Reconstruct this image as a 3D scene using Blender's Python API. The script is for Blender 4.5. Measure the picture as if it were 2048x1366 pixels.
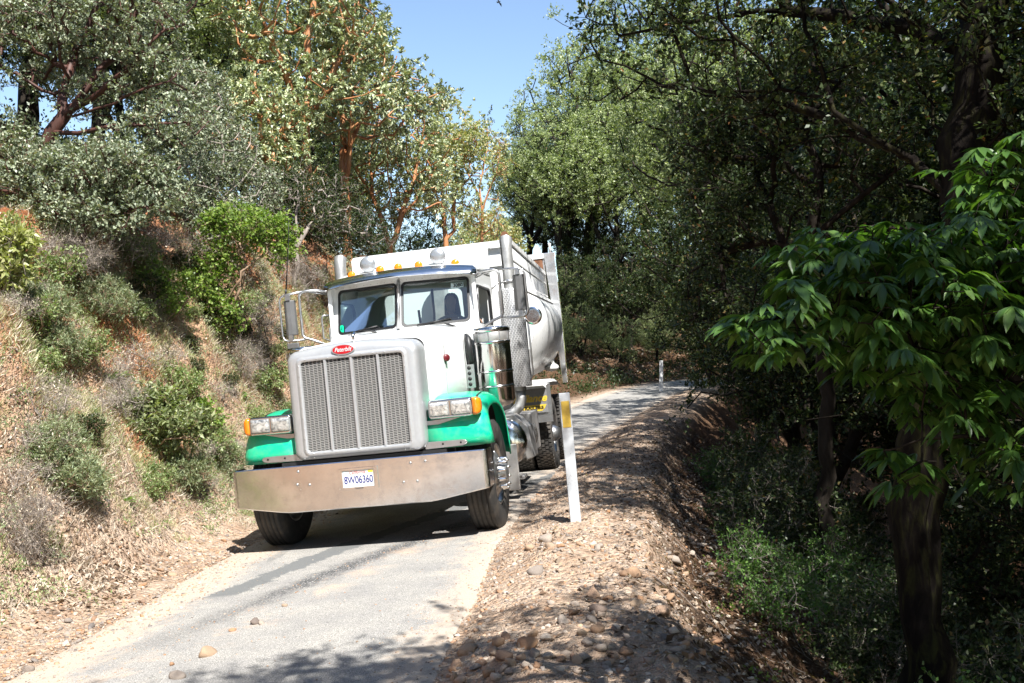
import bpy, bmesh, math, random
import numpy as np
from math import sin, cos, pi, radians, tan, atan2, sqrt, floor, ceil
from mathutils import Vector, Matrix, Euler
S = bpy.context.scene
for o in list(bpy.data.objects): bpy.data.objects.remove(o)

# ------------------------------------------------------------------ camera
FPX = 1987.4            # focal length in pixels of a 2048 px wide picture
CAMZ = 1.93
cam = bpy.data.cameras.new("camera"); camo = bpy.data.objects.new("camera", cam)
S.collection.objects.link(camo); S.camera = camo
cam.sensor_width = 36; cam.lens = FPX/2048*36; cam.clip_start = .05; cam.clip_end = 3000
camo.location = (0, 0, CAMZ); camo.rotation_euler = (radians(90), 0, 0)
S.render.resolution_x = 1024; S.render.resolution_y = 683
# ------------------------------------------------------------------ light
SUN = Vector((0.22, -0.52, 0.83)).normalized()
w = bpy.data.worlds.new("World"); S.world = w; w.use_nodes = True
nt = w.node_tree
sky = nt.nodes.new('ShaderNodeTexSky'); sky.sky_type = 'NISHITA'; sky.sun_disc = False
sky.sun_elevation = math.asin(SUN.z); sky.sun_rotation = atan2(SUN.x, SUN.y)
sky.air_density = 1.0; sky.dust_density = .35; sky.ozone_density = 1.6
bg = nt.nodes['Background']; bg.inputs[1].default_value = .10
nt.links.new(sky.outputs[0], bg.inputs[0])
sl = bpy.data.lights.new("sun", 'SUN'); sl.energy = 5.0; sl.angle = radians(.53); sl.color = (1, .975, .93)
so = bpy.data.objects.new("sun", sl); S.collection.objects.link(so)
so.rotation_euler = (-SUN).to_track_quat('-Z', 'Y').to_euler(); so.location = (3, -6, 20)
S.view_settings.view_transform = 'Standard'; S.view_settings.look = 'None'
S.view_settings.gamma = 1; S.view_settings.exposure = 1.18
S.render.engine = 'CYCLES'
S.cycles.max_bounces = 6; S.cycles.diffuse_bounces = 3; S.cycles.glossy_bounces = 3
S.cycles.transparent_max_bounces = 12; S.cycles.transmission_bounces = 4
S.cycles.caustics_reflective = False; S.cycles.caustics_refractive = False

# ------------------------------------------------------------------ helpers
COL = S.collection
def tag(o, label=None, cat=None, group=None, kind=None):
    if label: o['label'] = label
    if cat: o['category'] = cat
    if group: o['group'] = group
    if kind: o['kind'] = kind
    return o
def empty(name, loc=(0,0,0), rot=(0,0,0), order='XYZ'):
    o = bpy.data.objects.new(name, None); COL.objects.link(o); o.rotation_mode = order
    o.location = loc; o.rotation_euler = rot; o.empty_display_size = .2
    return o
def mkobj(name, me, mat=None, parent=None):
    o = bpy.data.objects.new(name, me); COL.objects.link(o)
    if mat is not None:
        for m in (mat if isinstance(mat, (list, tuple)) else [mat]): me.materials.append(m)
    if parent is not None: o.parent = parent
    return o
def copy_tree(o, parent=None):
    c = o.copy(); COL.objects.link(c)
    if parent is not None: c.parent = parent
    for ch in o.children:
        copy_tree(ch, c)
    return c
def npmesh(name, V, F, rnd=None, smooth=False, mats=None):
    V = np.asarray(V, np.float32); F = np.asarray(F, np.int32); k = F.shape[1]
    me = bpy.data.meshes.new(name)
    me.vertices.add(len(V)); me.vertices.foreach_set('co', V.ravel())
    me.loops.add(F.size); me.loops.foreach_set('vertex_index', F.ravel())
    me.polygons.add(len(F)); me.polygons.foreach_set('loop_start', np.arange(0, F.size, k, dtype=np.int32))
    me.polygons.foreach_set('loop_total', np.full(len(F), k, np.int32))
    if smooth: me.polygons.foreach_set('use_smooth', np.ones(len(F), bool))
    if mats is not None: me.polygons.foreach_set('material_index', np.asarray(mats, np.int32))
    if rnd is not None:
        a = me.attributes.new('rnd', 'FLOAT', 'FACE'); a.data.foreach_set('value', np.asarray(rnd, np.float32))
    me.update(calc_edges=True); me.validate()
    return me
class MB:
    """collects polygons, then links ONE mesh object"""
    def __init__(s): s.v = []; s.f = []; s.sm = []
    def add(s, V, F, smooth=False):
        b = len(s.v); s.v += [tuple(p) for p in V]; s.f += [tuple(i+b for i in f) for f in F]; s.sm += [smooth]*len(F); return s
    def box(s, a, b, M=None):
        x0,y0,z0 = a; x1,y1,z1 = b
        V = [(x0,y0,z0),(x1,y0,z0),(x1,y1,z0),(x0,y1,z0),(x0,y0,z1),(x1,y0,z1),(x1,y1,z1),(x0,y1,z1)]
        if M is not None: V = [M @ Vector(p) for p in V]
        return s.add(V, [(3,2,1,0),(4,5,6,7),(0,1,5,4),(1,2,6,5),(2,3,7,6),(3,0,4,7)])
    def tube(s, P, r, n=8, caps=True, smooth=True):
        P = [Vector(p) for p in P]; rr = r if isinstance(r, (list, tuple)) else [r]*len(P)
        V = []; up = None
        for i, p in enumerate(P):
            t = (P[min(i+1, len(P)-1)]-P[max(i-1, 0)]).normalized()
            if up is None: up = Vector((0,0,1)) if abs(t.z) < .9 else Vector((1,0,0))
            a = t.cross(up); a = a.normalized() if a.length > 1e-5 else Vector((1,0,0)); up = a.cross(t).normalized()
            for k in range(n):
                q = 2*pi*k/n; V.append(p + a*cos(q)*rr[i] + up*sin(q)*rr[i])
        F = [(i*n+k, i*n+(k+1)%n, (i+1)*n+(k+1)%n, (i+1)*n+k) for i in range(len(P)-1) for k in range(n)]
        s.add(V, F, smooth)
        if caps:
            b = len(s.v)-len(V)
            s.f += [tuple(b+k for k in reversed(range(n))), tuple(b+(len(P)-1)*n+k for k in range(n))]; s.sm += [False, False]
        return s
    def cyl(s, a, b, r, r2=None, n=24, smooth=True):
        return s.tube([a, b], [r, r if r2 is None else r2], n, True, smooth)
    def lathe(s, prof, c=(0,0,0), axis='x', n=40, smooth=True, close=False):
        V = []
        for (r, h) in prof:
            for k in range(n):
                q = 2*pi*k/n; u, v = r*cos(q), r*sin(q)
                V.append({'x': (c[0]+h, c[1]+u, c[2]+v), 'y': (c[0]+v, c[1]+h, c[2]+u), 'z': (c[0]+u, c[1]+v, c[2]+h)}[axis])
        m = len(prof)
        F = [(i*n+k, i*n+(k+1)%n, ((i+1)%m)*n+(k+1)%n, ((i+1)%m)*n+k) for i in range(m if close else m-1) for k in range(n)]
        return s.add(V, F, smooth)
    def loft(s, rings, closed=True, smooth=True, capa=False, capb=False):
        n = len(rings[0]); V = [p for r in rings for p in r]
        F = [(i*n+k, i*n+(k+1)%n, (i+1)*n+(k+1)%n, (i+1)*n+k) for i in range(len(rings)-1) for k in range(n if closed else n-1)]
        s.add(V, F, smooth); b = len(s.v)-len(V)
        if capa: s.f.append(tuple(b+k for k in reversed(range(n)))); s.sm.append(False)
        if capb: s.f.append(tuple(b+(len(rings)-1)*n+k for k in range(n))); s.sm.append(False)
        return s
    def prism(s, poly, vec, smooth=False):
        n = len(poly); v = Vector(vec); P = [Vector(p) for p in poly]
        s.add(P+[p+v for p in P], [tuple(range(n)), tuple(reversed(range(n, 2*n)))]+[(k, k+n, (k+1)%n+n, (k+1)%n) for k in range(n)], smooth)
        return s
    def frame(s, outer, inner, vec):
        """flat panel between two rings, given a thickness"""
        v = Vector(vec); o = [Vector(p) for p in outer]; i_ = [Vector(p) for p in inner]
        return s.loft([i_, o, [p+v for p in o], [p+v for p in i_], i_], smooth=False)
    def sphere(s, c, r, n=14, m=9, sc=(1,1,1)):
        V = [];
        for j in range(m+1):
            t = pi*j/m
            for k in range(n):
                q = 2*pi*k/n; V.append((c[0]+r*sc[0]*sin(t)*cos(q), c[1]+r*sc[1]*sin(t)*sin(q), c[2]+r*sc[2]*cos(t)))
        F = [(j*n+k, j*n+(k+1)%n, (j+1)*n+(k+1)%n, (j+1)*n+k) for j in range(m) for k in range(n)]
        return s.add(V, F, True)
    def build(s, name, mat, parent=None, bevel=0, solid=0, weld=True):
        me = bpy.data.meshes.new(name); me.from_pydata(s.v, [], s.f)
        me.polygons.foreach_set('use_smooth', s.sm)
        bm = bmesh.new(); bm.from_mesh(me)
        if weld: bmesh.ops.remove_doubles(bm, verts=bm.verts, dist=1e-5)
        bmesh.ops.recalc_face_normals(bm, faces=bm.faces); bm.to_mesh(me); bm.free()
        o = mkobj(name, me, mat, parent)
        if solid: m = o.modifiers.new('s', 'SOLIDIFY'); m.thickness = solid; m.offset = -1
        if bevel:
            m = o.modifiers.new('b', 'BEVEL'); m.width = bevel; m.segments = 2; m.limit_method = 'ANGLE'; m.angle_limit = radians(40)
        return o
def rrect(cx, cz, hw, hh, r, n=6, arch=0, f=None):
    """rounded rectangle ring in (x,z); f maps (x,z)->3D"""
    P = []
    for (sx, sz, a0) in ((1,1,0), (-1,1,90), (-1,-1,180), (1,-1,270)):
        for k in range(n+1):
            a = radians(a0+90*k/n); x = cx+sx*(hw-r)+r*cos(a); z = cz+sz*(hh-r)+r*sin(a)
            if sz > 0 and arch: z += arch*(1-((x-cx)/hw)**2)
            P.append((x, z))
        if arch and sz > 0 and sx > 0:
            for k in range(1, 5):
                x = cx+(hw-r)*(1-k/2.5); P.append((x, cz+hh+arch*(1-((x-cx)/hw)**2)))
    return [f(x, z) for x, z in P] if f else P
def text_mesh(body, size, ext=.001, shear=0, align='CENTER', bold=0):
    c = bpy.data.curves.new('t', 'FONT'); c.body = body; c.size = size; c.extrude = ext; c.shear = shear; c.align_x = align; c.align_y = 'CENTER'; c.offset = bold
    o = bpy.data.objects.new('t', c); COL.objects.link(o); bpy.context.view_layer.update()
    me = bpy.data.meshes.new_from_object(o.evaluated_get(bpy.context.evaluated_depsgraph_get()))
    bpy.data.objects.remove(o); bpy.data.curves.remove(c); return me
def text(name, body, size, mat, parent, loc, sx=1, shear=0, bold=0, rot=None, ext=.001):
    me = text_mesh(body, size, ext, shear, 'CENTER', bold)
    M = Matrix.Translation(loc) @ (rot or Matrix.Rotation(pi/2, 4, 'X')) @ Matrix.Diagonal((sx, 1, 1, 1))
    me.transform(M); return mkobj(name, me, mat, parent)
# value noise in numpy
_rs = np.random.RandomState(7); _T = _rs.rand(256, 256)
def vn(x, y):
    x = np.asarray(x, float); y = np.asarray(y, float)
    xi = np.floor(x).astype(int); yi = np.floor(y).astype(int); fx = x-xi; fy = y-yi
    fx = fx*fx*(3-2*fx); fy = fy*fy*(3-2*fy); a = _T[xi & 255, yi & 255]; b = _T[(xi+1) & 255, yi & 255]; c = _T[xi & 255, (yi+1) & 255]; d = _T[(xi+1) & 255, (yi+1) & 255]
    return (a*(1-fx)+b*fx)*(1-fy)+(c*(1-fx)+d*fx)*fy
def fbm(x, y, o=4):
    r = 0; a = .5
    for i in range(o): r = r + a*(vn(x*2**i+17*i, y*2**i+31*i)-.5); a *= .5
    return r*2

# ------------------------------------------------------------------ materials
def newmat(name):
    m = bpy.data.materials.new(name); m.use_nodes = True; n = m.node_tree
    return m, n, n.nodes['Principled BSDF']
def N(n, t, **k):
    x = n.nodes.new(t)
    for a, b in k.items():
        if a.startswith('i_'): x.inputs[int(a[2:]) if a[2:].isdigit() else a[2:]].default_value = b
        else: setattr(x, a, b)
    return x
def ramp(n, fac, stops, interp='LINEAR'):
    r = n.nodes.new('ShaderNodeValToRGB'); r.color_ramp.interpolation = interp
    e = r.color_ramp.elements
    while len(e) < len(stops): e.new(.5)
    for i, (p, c) in enumerate(stops): e[i].position = p; e[i].color = (c[0], c[1], c[2], 1)
    if fac is not None: n.links.new(fac, r.inputs[0])
    return r
def noise(n, scale, detail=4, rough=.55, coord='Object', vec=None, dist=0):
    t = N(n, 'ShaderNodeTexNoise'); t.inputs['Scale'].default_value = scale; t.inputs['Detail'].default_value = detail
    t.inputs['Roughness'].default_value = rough; t.inputs['Distortion'].default_value = dist
    if vec is None:
        c = N(n, 'ShaderNodeTexCoord'); vec = c.outputs[coord]
    n.links.new(vec, t.inputs['Vector']); return t
def bump(n, p, h, strength=.3, dist=.01):
    b = N(n, 'ShaderNodeBump'); b.inputs['Strength'].default_value = strength; b.inputs['Distance'].default_value = dist
    n.links.new(h, b.inputs['Height']); n.links.new(b.outputs[0], p.inputs['Normal']); return b
def mix(n, fac, a, b, mode='MIX'):
    m = N(n, 'ShaderNodeMix', data_type='RGBA', blend_type=mode)
    for s_, v in ((0, fac), (6, a), (7, b)):
        if isinstance(v, (int, float)): m.inputs[s_].default_value = v
        elif isinstance(v, tuple): m.inputs[s_].default_value = (*v[:3], 1)
        else: n.links.new(v, m.inputs[s_])
    return m.outputs[2]
def math_(n, op, a, b=0.0, clamp=False):
    m = N(n, 'ShaderNodeMath', operation=op, use_clamp=clamp)
    for i, v in enumerate((a, b)):
        if isinstance(v, (int, float)): m.inputs[i].default_value = v
        else: n.links.new(v, m.inputs[i])
    return m.outputs[0]
def simple(name, col, rough=.5, metal=0, coat=0, nscale=0, var=.15, bmp=0, dirt=None, dscale=3, damt=.5, rvar=0, bdist=.004):
    m, n, p = newmat(name)
    p.inputs['Base Color'].default_value = (*col, 1); p.inputs['Roughness'].default_value = rough; p.inputs['Metallic'].default_value = metal
    p.inputs['Coat Weight'].default_value = coat; p.inputs['Coat Roughness'].default_value = .08
    c = None
    if nscale:
        t = noise(n, nscale, 5, .6); c = ramp(n, t.outputs[0], [(.25, tuple(x*(1-var) for x in col)), (.75, tuple(min(1, x*(1+var)) for x in col))]).outputs[0]
        if bmp: bump(n, p, t.outputs[0], bmp, bdist)
    if dirt:
        t2 = noise(n, dscale, 8, .7); mk = ramp(n, t2.outputs[0], [(.48, (0,0,0)), (.75, (damt,)*3)])
        c = mix(n, mk.outputs[0], c if c is not None else col, dirt)
        rr = mix(n, mk.outputs[0], (rough,)*3, (.8,)*3); n.links.new(rr, p.inputs['Roughness'])
    if c is not None: n.links.new(c, p.inputs['Base Color'])
    if rvar and not dirt:
        t3 = noise(n, 9, 6, .7); rr = ramp(n, t3.outputs[0], [(.3, (max(.02, rough-rvar),)*3), (.7, (rough+rvar,)*3)]); n.links.new(rr.outputs[0], p.inputs['Roughness'])
    return m
def leafmat(name, stops, rough=.45, trans=.3, spec=.5):
    m, n, p = newmat(name)
    a = N(n, 'ShaderNodeAttribute', attribute_name='rnd'); r = ramp(n, a.outputs['Fac'], stops)
    oi = N(n, 'ShaderNodeObjectInfo'); hs = N(n, 'ShaderNodeHueSaturation')
    v = math_(n, 'MULTIPLY_ADD', oi.outputs['Random'], .25); n.nodes[-1].inputs[2].default_value = .88
    n.links.new(v, hs.inputs['Value']); n.links.new(r.outputs[0], hs.inputs['Color'])
    n.links.new(hs.outputs[0], p.inputs['Base Color']); p.inputs['Roughness'].default_value = rough
    p.inputs['Specular IOR Level'].default_value = spec
    if trans:
        t = N(n, 'ShaderNodeBsdfTranslucent'); g = mix(n, 1.0, hs.outputs[0], (1.3, 1.5, .5), 'MULTIPLY'); n.links.new(g, t.inputs[0])
        x = N(n, 'ShaderNodeMixShader'); x.inputs[0].default_value = trans
        n.links.new(p.outputs[0], x.inputs[1]); n.links.new(t.outputs[0], x.inputs[2]); n.links.new(x.outputs[0], n.nodes['Material Output'].inputs[0])
    return m
def barkmat(name, c1, c2, scale=6, rough=.85, b=.6, c3=None):
    m, n, p = newmat(name); tc = N(n, 'ShaderNodeTexCoord'); mp = N(n, 'ShaderNodeMapping'); mp.inputs['Scale'].default_value = (1, 1, .25)
    n.links.new(tc.outputs['Object'], mp.inputs[0]); t = noise(n, scale, 7, .65, vec=mp.outputs[0], dist=.6)
    st = [(.3, c1), (.7, c2)] if c3 is None else [(.25, c1), (.5, c2), (.68, c3)]
    r = ramp(n, t.outputs[0], st); n.links.new(r.outputs[0], p.inputs['Base Color']); p.inputs['Roughness'].default_value = rough; p.inputs['Specular IOR Level'].default_value = .1 if rough > .8 else .4
    bump(n, p, t.outputs[0], b, .02); return m
M = {}
M['white'] = simple('white_paint', (.80, .81, .80), .3, 0, .5, dirt=(.45, .38, .3), dscale=4, damt=.18)
M['white_old'] = simple('weathered_white_paint', (.74, .74, .72), .45, 0, 0, dirt=(.32, .24, .17), dscale=5, damt=.45)
M['green'] = simple('green_paint', (.0, .52, .27), .28, 0, .6, dirt=(.35, .33, .26), dscale=5, damt=.3)
M['chrome'] = simple('polished_steel', (.72, .72, .72), .14, 1, rvar=.06)
M['chrome_d'] = simple('dusty_polished_steel', (.78, .78, .79), .13, 1, nscale=5, var=.10, bmp=.03, bdist=.002, dirt=(.40, .33, .26), dscale=7, damt=.32)
M['alu'] = simple('brushed_aluminium', (.50, .50, .50), .34, .9, nscale=40, var=.08, rvar=.08)
M['alu_d'] = simple('dull_aluminium', (.45, .44, .43), .5, .7, nscale=12, var=.2, dirt=(.4, .33, .26), dscale=5, damt=.6)
M['shell'] = simple('satin_grille_shell', (.52, .535, .55), .36, .55, nscale=30, var=.06, dirt=(.42, .40, .36), dscale=5, damt=.3)
M['louvre'] = simple('grille_louvre', (.52, .51, .49), .45, .6, nscale=60, var=.2)
M['dark'] = simple('black_frame', (.012, .012, .012), .6, nscale=10, var=.4)
M['black'] = simple('black_rubber_trim', (.015, .015, .016), .45)
M['radiator'] = simple('radiator_core', (.035, .03, .027), .8, nscale=40, var=.4)
M['rubber'] = simple('tyre_rubber', (.022, .021, .02), .75, nscale=20, var=.3, dirt=(.16, .13, .1), dscale=6, damt=.5)
M['tread'] = simple('dusty_tread', (.05, .046, .042), .85, nscale=20, var=.3, dirt=(.26, .23, .2), dscale=5, damt=.75)
M['amber'] = simple('amber_lens', (.85, .22, .01), .15, 0, 1, nscale=60, var=.15)
M['red'] = simple('red_enamel', (.42, .01, .02), .2, 0, 1)
M['badge'] = simple('dark_red_badge', (.11, .008, .012), .35)
M['plate'] = simple('licence_plate', (.78, .78, .76), .35, nscale=30, var=.04)
M['navy'] = simple('navy_ink', (.02, .03, .18), .5)
M['redink'] = simple('red_ink', (.5, .02, .02), .5)
M['yellow'] = simple('yellow_paint', (.72, .5, .05), .5, nscale=30, var=.15)
M['ink'] = simple('black_ink', (.01, .01, .01), .5)
M['tagg'] = simple('green_tag', (.0, .55, .28), .5)
M['paleblue'] = simple('pale_sticker', (.62, .78, .80), .5)
M['grey'] = simple('grey_plastic', (.2, .2, .2), .5, nscale=30, var=.15)
M['interior'] = simple('cab_trim', (.035, .045, .045), .7, nscale=8, var=.3)
M['dash'] = simple('dashboard_vinyl', (.10, .15, .16), .5, nscale=15, var=.2)
M['lampgrey'] = simple('satin_lamp_cover', (.42, .44, .46), .3, .6, rvar=.06)
M['rust'] = simple('rusty_steel', (.20, .09, .045), .85, nscale=14, var=.6, bmp=.4)
M['mirrorback'] = simple('mirror_back', (.20, .20, .20), .35, .5, nscale=6, var=.15)
M['exhaust'] = simple('exhaust_steel', (.42, .42, .41), .45, .6, nscale=8, var=.3)
m, n, p = newmat('windscreen_glass'); M['glass'] = m
fr = N(n, 'ShaderNodeFresnel'); fr.inputs[0].default_value = 1.6
ff = math_(n, 'MULTIPLY_ADD', fr.outputs[0], 1.0); n.nodes[-1].inputs[2].default_value = .06
tr = N(n, 'ShaderNodeBsdfTransparent'); tr.inputs[0].default_value = (.60, .74, .72, 1); gl = N(n, 'ShaderNodeBsdfGlossy'); gl.inputs['Roughness'].default_value = .02
mx = N(n, 'ShaderNodeMixShader'); n.links.new(ff, mx.inputs[0]); n.links.new(tr.outputs[0], mx.inputs[1]); n.links.new(gl.outputs[0], mx.inputs[2]); n.links.new(mx.outputs[0], n.nodes['Material Output'].inputs[0])
m, n, p = newmat('headlight_lens'); M['lens'] = m
p.inputs['Roughness'].default_value = .22; p.inputs['Metallic'].default_value = .6; p.inputs['Coat Weight'].default_value = 1; n.links.new(ramp(n, noise(n, 22, 3, .6, dist=1.2).outputs[0], [(.32,(.22,.23,.24)),(.5,(.62,.62,.60)),(.68,(.92,.92,.90))]).outputs[0], p.inputs['Base Color'])
wv = N(n, 'ShaderNodeTexWave'); wv.inputs['Scale'].default_value = 30; wv.inputs['Distortion'].default_value = 2; tc = N(n, 'ShaderNodeTexCoord'); n.links.new(tc.outputs['Object'], wv.inputs[0]); bump(n, p, wv.outputs[0], .35, .004)
m, n, p = newmat('perforated_guard'); M['guard'] = m       # stamped slots
tc = N(n, 'ShaderNodeTexCoord'); bk = N(n, 'ShaderNodeTexBrick'); bk.inputs['Scale'].default_value = 1
bk.inputs['Brick Width'].default_value = .048; bk.inputs['Row Height'].default_value = .019; bk.inputs['Mortar Size'].default_value = .005; bk.inputs['Mortar Smooth'].default_value = .2
# unroll the cylinder : (height, angle*radius)
sp = N(n, 'ShaderNodeSeparateXYZ'); n.links.new(tc.outputs['Object'], sp.inputs[0])
an = math_(n, 'ARCTAN2', math_(n, 'SUBTRACT', sp.outputs[1], 3.35), math_(n, 'SUBTRACT', sp.outputs[0], 1.08)); an = math_(n, 'MULTIPLY', an, .16)
cb = N(n, 'ShaderNodeCombineXYZ'); n.links.new(sp.outputs[2], cb.inputs[0]); n.links.new(an, cb.inputs[1]); n.links.new(cb.outputs[0], bk.inputs[0])
cr = ramp(n, bk.outputs['Fac'], [(.3, (.72, .72, .72)), (.7, (.22, .22, .22))]); n.links.new(cr.outputs[0], p.inputs['Base Color']); p.inputs['Metallic'].default_value = .5; p.inputs['Roughness'].default_value = .38
bump(n, p, bk.outputs['Fac'], .6, .004).invert = True

m, n, p = newmat('polished_tub'); M['tub'] = m
p.inputs['Metallic'].default_value = .12; t = noise(n, 3, 6, .65); r_ = ramp(n, t.outputs[0], [(.3, (.82, .82, .81)), (.65, (.72, .72, .71)), (.85, (.50, .46, .40))]); n.links.new(r_.outputs[0], p.inputs['Base Color'])
t2 = noise(n, 7, 5, .7); n.links.new(ramp(n, t2.outputs[0], [(.3, (.22,)*3), (.75, (.45,)*3)]).outputs[0], p.inputs['Roughness'])
M['galv'] = simple('rust_stained_steel', (.55, .56, .57), .45, .4, 8, .15, dirt=(.26, .13, .07), dscale=2.5, damt=.8)
# ------------------------------------------------------------------ terrain
CL = [(-3.2,-60,.5,0),(-2.9,-12,.3,0),(-2.5,-5,.10,.06),(-2.05,2,.03,.09),(-1.75,5.3,.02,.1),(-1.56,7.3,.01,.104),(-1.41,9.2,0,.104),(-1.02,12,-.03,.104),(-.42,15.8,-.06,.1),(.5,20,-.06,.08),(1.6,24.6,-.03,.05),
      (3.3,31,.03,.03),(5.3,37,.14,.02),(8.6,42.6,.25,0),(13.5,46.5,.36,0),(20,48.5,.5,0),(32,49.5,.8,0),(60,50,1.5,0),(260,52,6,0)]
HW = 1.42
def catmull(P, k=14):
    P = np.array(P, float); Q = []
    for i in range(len(P)-1):
        p0 = P[max(i-1, 0)]; p1 = P[i]; p2 = P[i+1]; p3 = P[min(i+2, len(P)-1)]
        m1 = (p2-p0)/2; m2 = (p3-p1)/2
        if i in (0, len(P)-2): m1 = m2 = (p2-p1)
        for j in range(k):
            t = j/k; Q.append((2*t**3-3*t**2+1)*p1+(t**3-2*t**2+t)*m1+(-2*t**3+3*t**2)*p2+(t**3-t**2)*m2)
    Q.append(P[-1]); return np.array(Q)
CP = catmull(CL)
def road_coords(x, y):
    """signed offset from the centre line (+ = right), centre height, cross tilt"""
    x = np.atleast_1d(np.asarray(x, float)); y = np.atleast_1d(np.asarray(y, float)); sh = x.shape; x = x.ravel(); y = y.ravel()
    A = CP[:-1, :2]; B = CP[1:, :2]-A; L2 = (B**2).sum(1); s = np.empty(len(x)); z = np.empty(len(x)); tl = np.empty(len(x)); yy = np.empty(len(x))
    for i in range(0, len(x), 20000):
        dx = x[i:i+20000, None]-A[None, :, 0]; dy = y[i:i+20000, None]-A[None, :, 1]
        t = np.clip((dx*B[:, 0]+dy*B[:, 1])/L2, 0, 1); ex = dx-t*B[:, 0]; ey = dy-t*B[:, 1]; d = ex*ex+ey*ey
        k = d.argmin(1); r = np.arange(len(k)); tt = t[r, k]
        sg = np.sign(B[k, 1]*dx[r, k]-B[k, 0]*dy[r, k]); s[i:i+20000] = np.sqrt(d[r, k])*sg
        c = CP[k]*(1-tt[:, None])+CP[k+1]*tt[:, None]; z[i:i+20000] = c[:, 2]; tl[i:i+20000] = c[:, 3]; yy[i:i+20000] = c[:, 1]
    return s.reshape(sh), z.reshape(sh), tl.reshape(sh), yy.reshape(sh)
SL = [0,.3,.7,1.0,1.3,1.6,2.0,2.4,2.75,2.95,3.3,4.2,6,10,20,40,100,300]
HL = [0,.03,.12,.30,.62,1.05,1.75,2.45,2.95,3.2,3.35,3.7,4.4,5.6,8,11,16,20]
def H(x, y, rough=True):
    x = np.asarray(x, float); y = np.asarray(y, float); s, z, tl, yy = road_coords(x, y)
    h = z+tl*np.clip(s, -HW-.3, HW+.3)
    sl = -s-HW; sr = s-HW
    fac = np.interp(yy, [-5, 9, 14.6, 20, 25, 31, 38, 46], [.9, 1.0, 1.2, 1.2, .9, .4, .15, .12]); fac = np.where(sl > 3, fac+(1-np.minimum(fac, 1))*np.clip((sl-3)/14, 0, .75), fac)
    wob = fbm(x*.22+3, y*.22+9, 2)*.55
    L = np.interp(sl+wob*np.clip(sl, 0, 1.2), SL, HL)*fac
    h = h+np.where(sl > 0, L, 0)
    srw = sr+fbm(x*.3+40, y*.3, 2)*.3
    berm = .10*np.clip(srw/.5, 0, 1)*(1-np.clip((srw-1.1)/.6, 0, 1))
    bw = np.interp(yy, [5, 9, 20], [1.35, 1.25, 1.3])
    drop = np.clip(srw-bw, 0, 8.5)*.72+np.clip(srw-bw-8.5, 0, 60)*.12
    h = h+np.where(sr > 0, berm*1.0-drop*np.where(yy > 40, .6, 1), 0)
    if rough:
        bank = np.clip((sl-.5)/1.2, 0, 1); sh_ = np.clip(sr/.25, 0, 1); sl_ = np.clip(sl/.3, 0, 1)
        h = h+bank*np.clip((5-sl), 0, 1)*(.10*np.sin(sl*5.2+fbm(x*.7+5, y*.7, 3)*9)+.16*np.abs(fbm(x*1.7+50, y*1.7, 3)))
        h = h+bank*(fbm(x*1.1, y*1.1, 4)*.42+fbm(x*5, y*5+x*3, 3)*.09)*(1-.6*np.clip((sl-6)/4, 0, 1))
        h = h+sh_*(fbm(x*2.2, y*2.2, 3)*.06+fbm(x*9, y*9, 2)*.02)+sl_*(1-bank)*(fbm(x*3, y*3, 3)*.035+fbm(x*11, y*11, 2)*.015)
        h = h+np.clip((srw-bw)/.6, 0, 1)*(fbm(x*1.3+9, y*1.3, 4)*.35)
    return h
def Hs(x, y): return float(H([x], [y])[0])
def wp(px, py, D): return Vector(((px-1024)/FPX*D, D, CAMZ-(py-683)/FPX*D))
def hit(px, py, d0=3.5, d1=120):
    D = np.concatenate([np.arange(d0, 30, .03), np.arange(30, d1, .25)]); X = (px-1024)/FPX*D; Z = CAMZ-(py-683)/FPX*D
    k = np.nonzero(Z < H(X, D))[0]
    if len(k) == 0: return None
    D = float(D[k[0]]); return Vector((float((px-1024)/FPX*D), D, Hs((px-1024)/FPX*D, D)))
def axis(segs):
    out = [segs[0][0]]
    for a, b, d0, d1 in segs:
        x = a
        while x < b-1e-6:
            t = (x-a)/(b-a); x += d0*(d1/d0)**t; out.append(min(x, b))
    return np.unique(np.array(out))
gx = axis([(-420,-30,60,6),(-30,-9,3,.25),(-9,-6,.15,.06),(-6,3,.055,.055),(3,10,.08,.3),(10,40,.4,4),(40,420,5,60)])
gy = axis([(-300,-10,60,4),(-10,3,3,.2),(3,14,.055,.055),(14,24,.06,.16),(24,55,.17,.4),(55,90,.6,5),(90,420,6,60)])
GX, GY = np.meshgrid(gx, gy); GZ = H(GX, GY); s_, z_, tl_, yy_ = road_coords(GX, GY)
inroad = np.clip((HW-.12-np.abs(s_))/.15, 0, 1); GZ = GZ-inroad*.05
nx, ny = len(gx), len(gy); idx = np.arange(nx*ny).reshape(ny, nx)
F = np.stack([idx[:-1,:-1], idx[:-1,1:], idx[1:,1:], idx[1:,:-1]], -1).reshape(-1, 4)
me = npmesh('ground', np.stack([GX, GY, GZ], -1).reshape(-1, 3), F, smooth=True)
zone = me.color_attributes.new('zone', 'FLOAT_COLOR', 'POINT')
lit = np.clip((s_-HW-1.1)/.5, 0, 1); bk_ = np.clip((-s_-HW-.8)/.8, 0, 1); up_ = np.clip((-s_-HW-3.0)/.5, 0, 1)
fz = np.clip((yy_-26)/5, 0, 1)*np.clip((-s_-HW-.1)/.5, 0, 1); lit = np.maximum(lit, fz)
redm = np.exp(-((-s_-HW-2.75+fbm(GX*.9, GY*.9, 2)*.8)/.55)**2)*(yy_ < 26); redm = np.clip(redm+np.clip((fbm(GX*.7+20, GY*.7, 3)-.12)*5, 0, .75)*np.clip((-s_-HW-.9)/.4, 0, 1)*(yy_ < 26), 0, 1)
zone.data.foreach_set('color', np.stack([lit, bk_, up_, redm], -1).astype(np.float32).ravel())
m, n, p = newmat('red_dirt_and_gravel')
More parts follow.
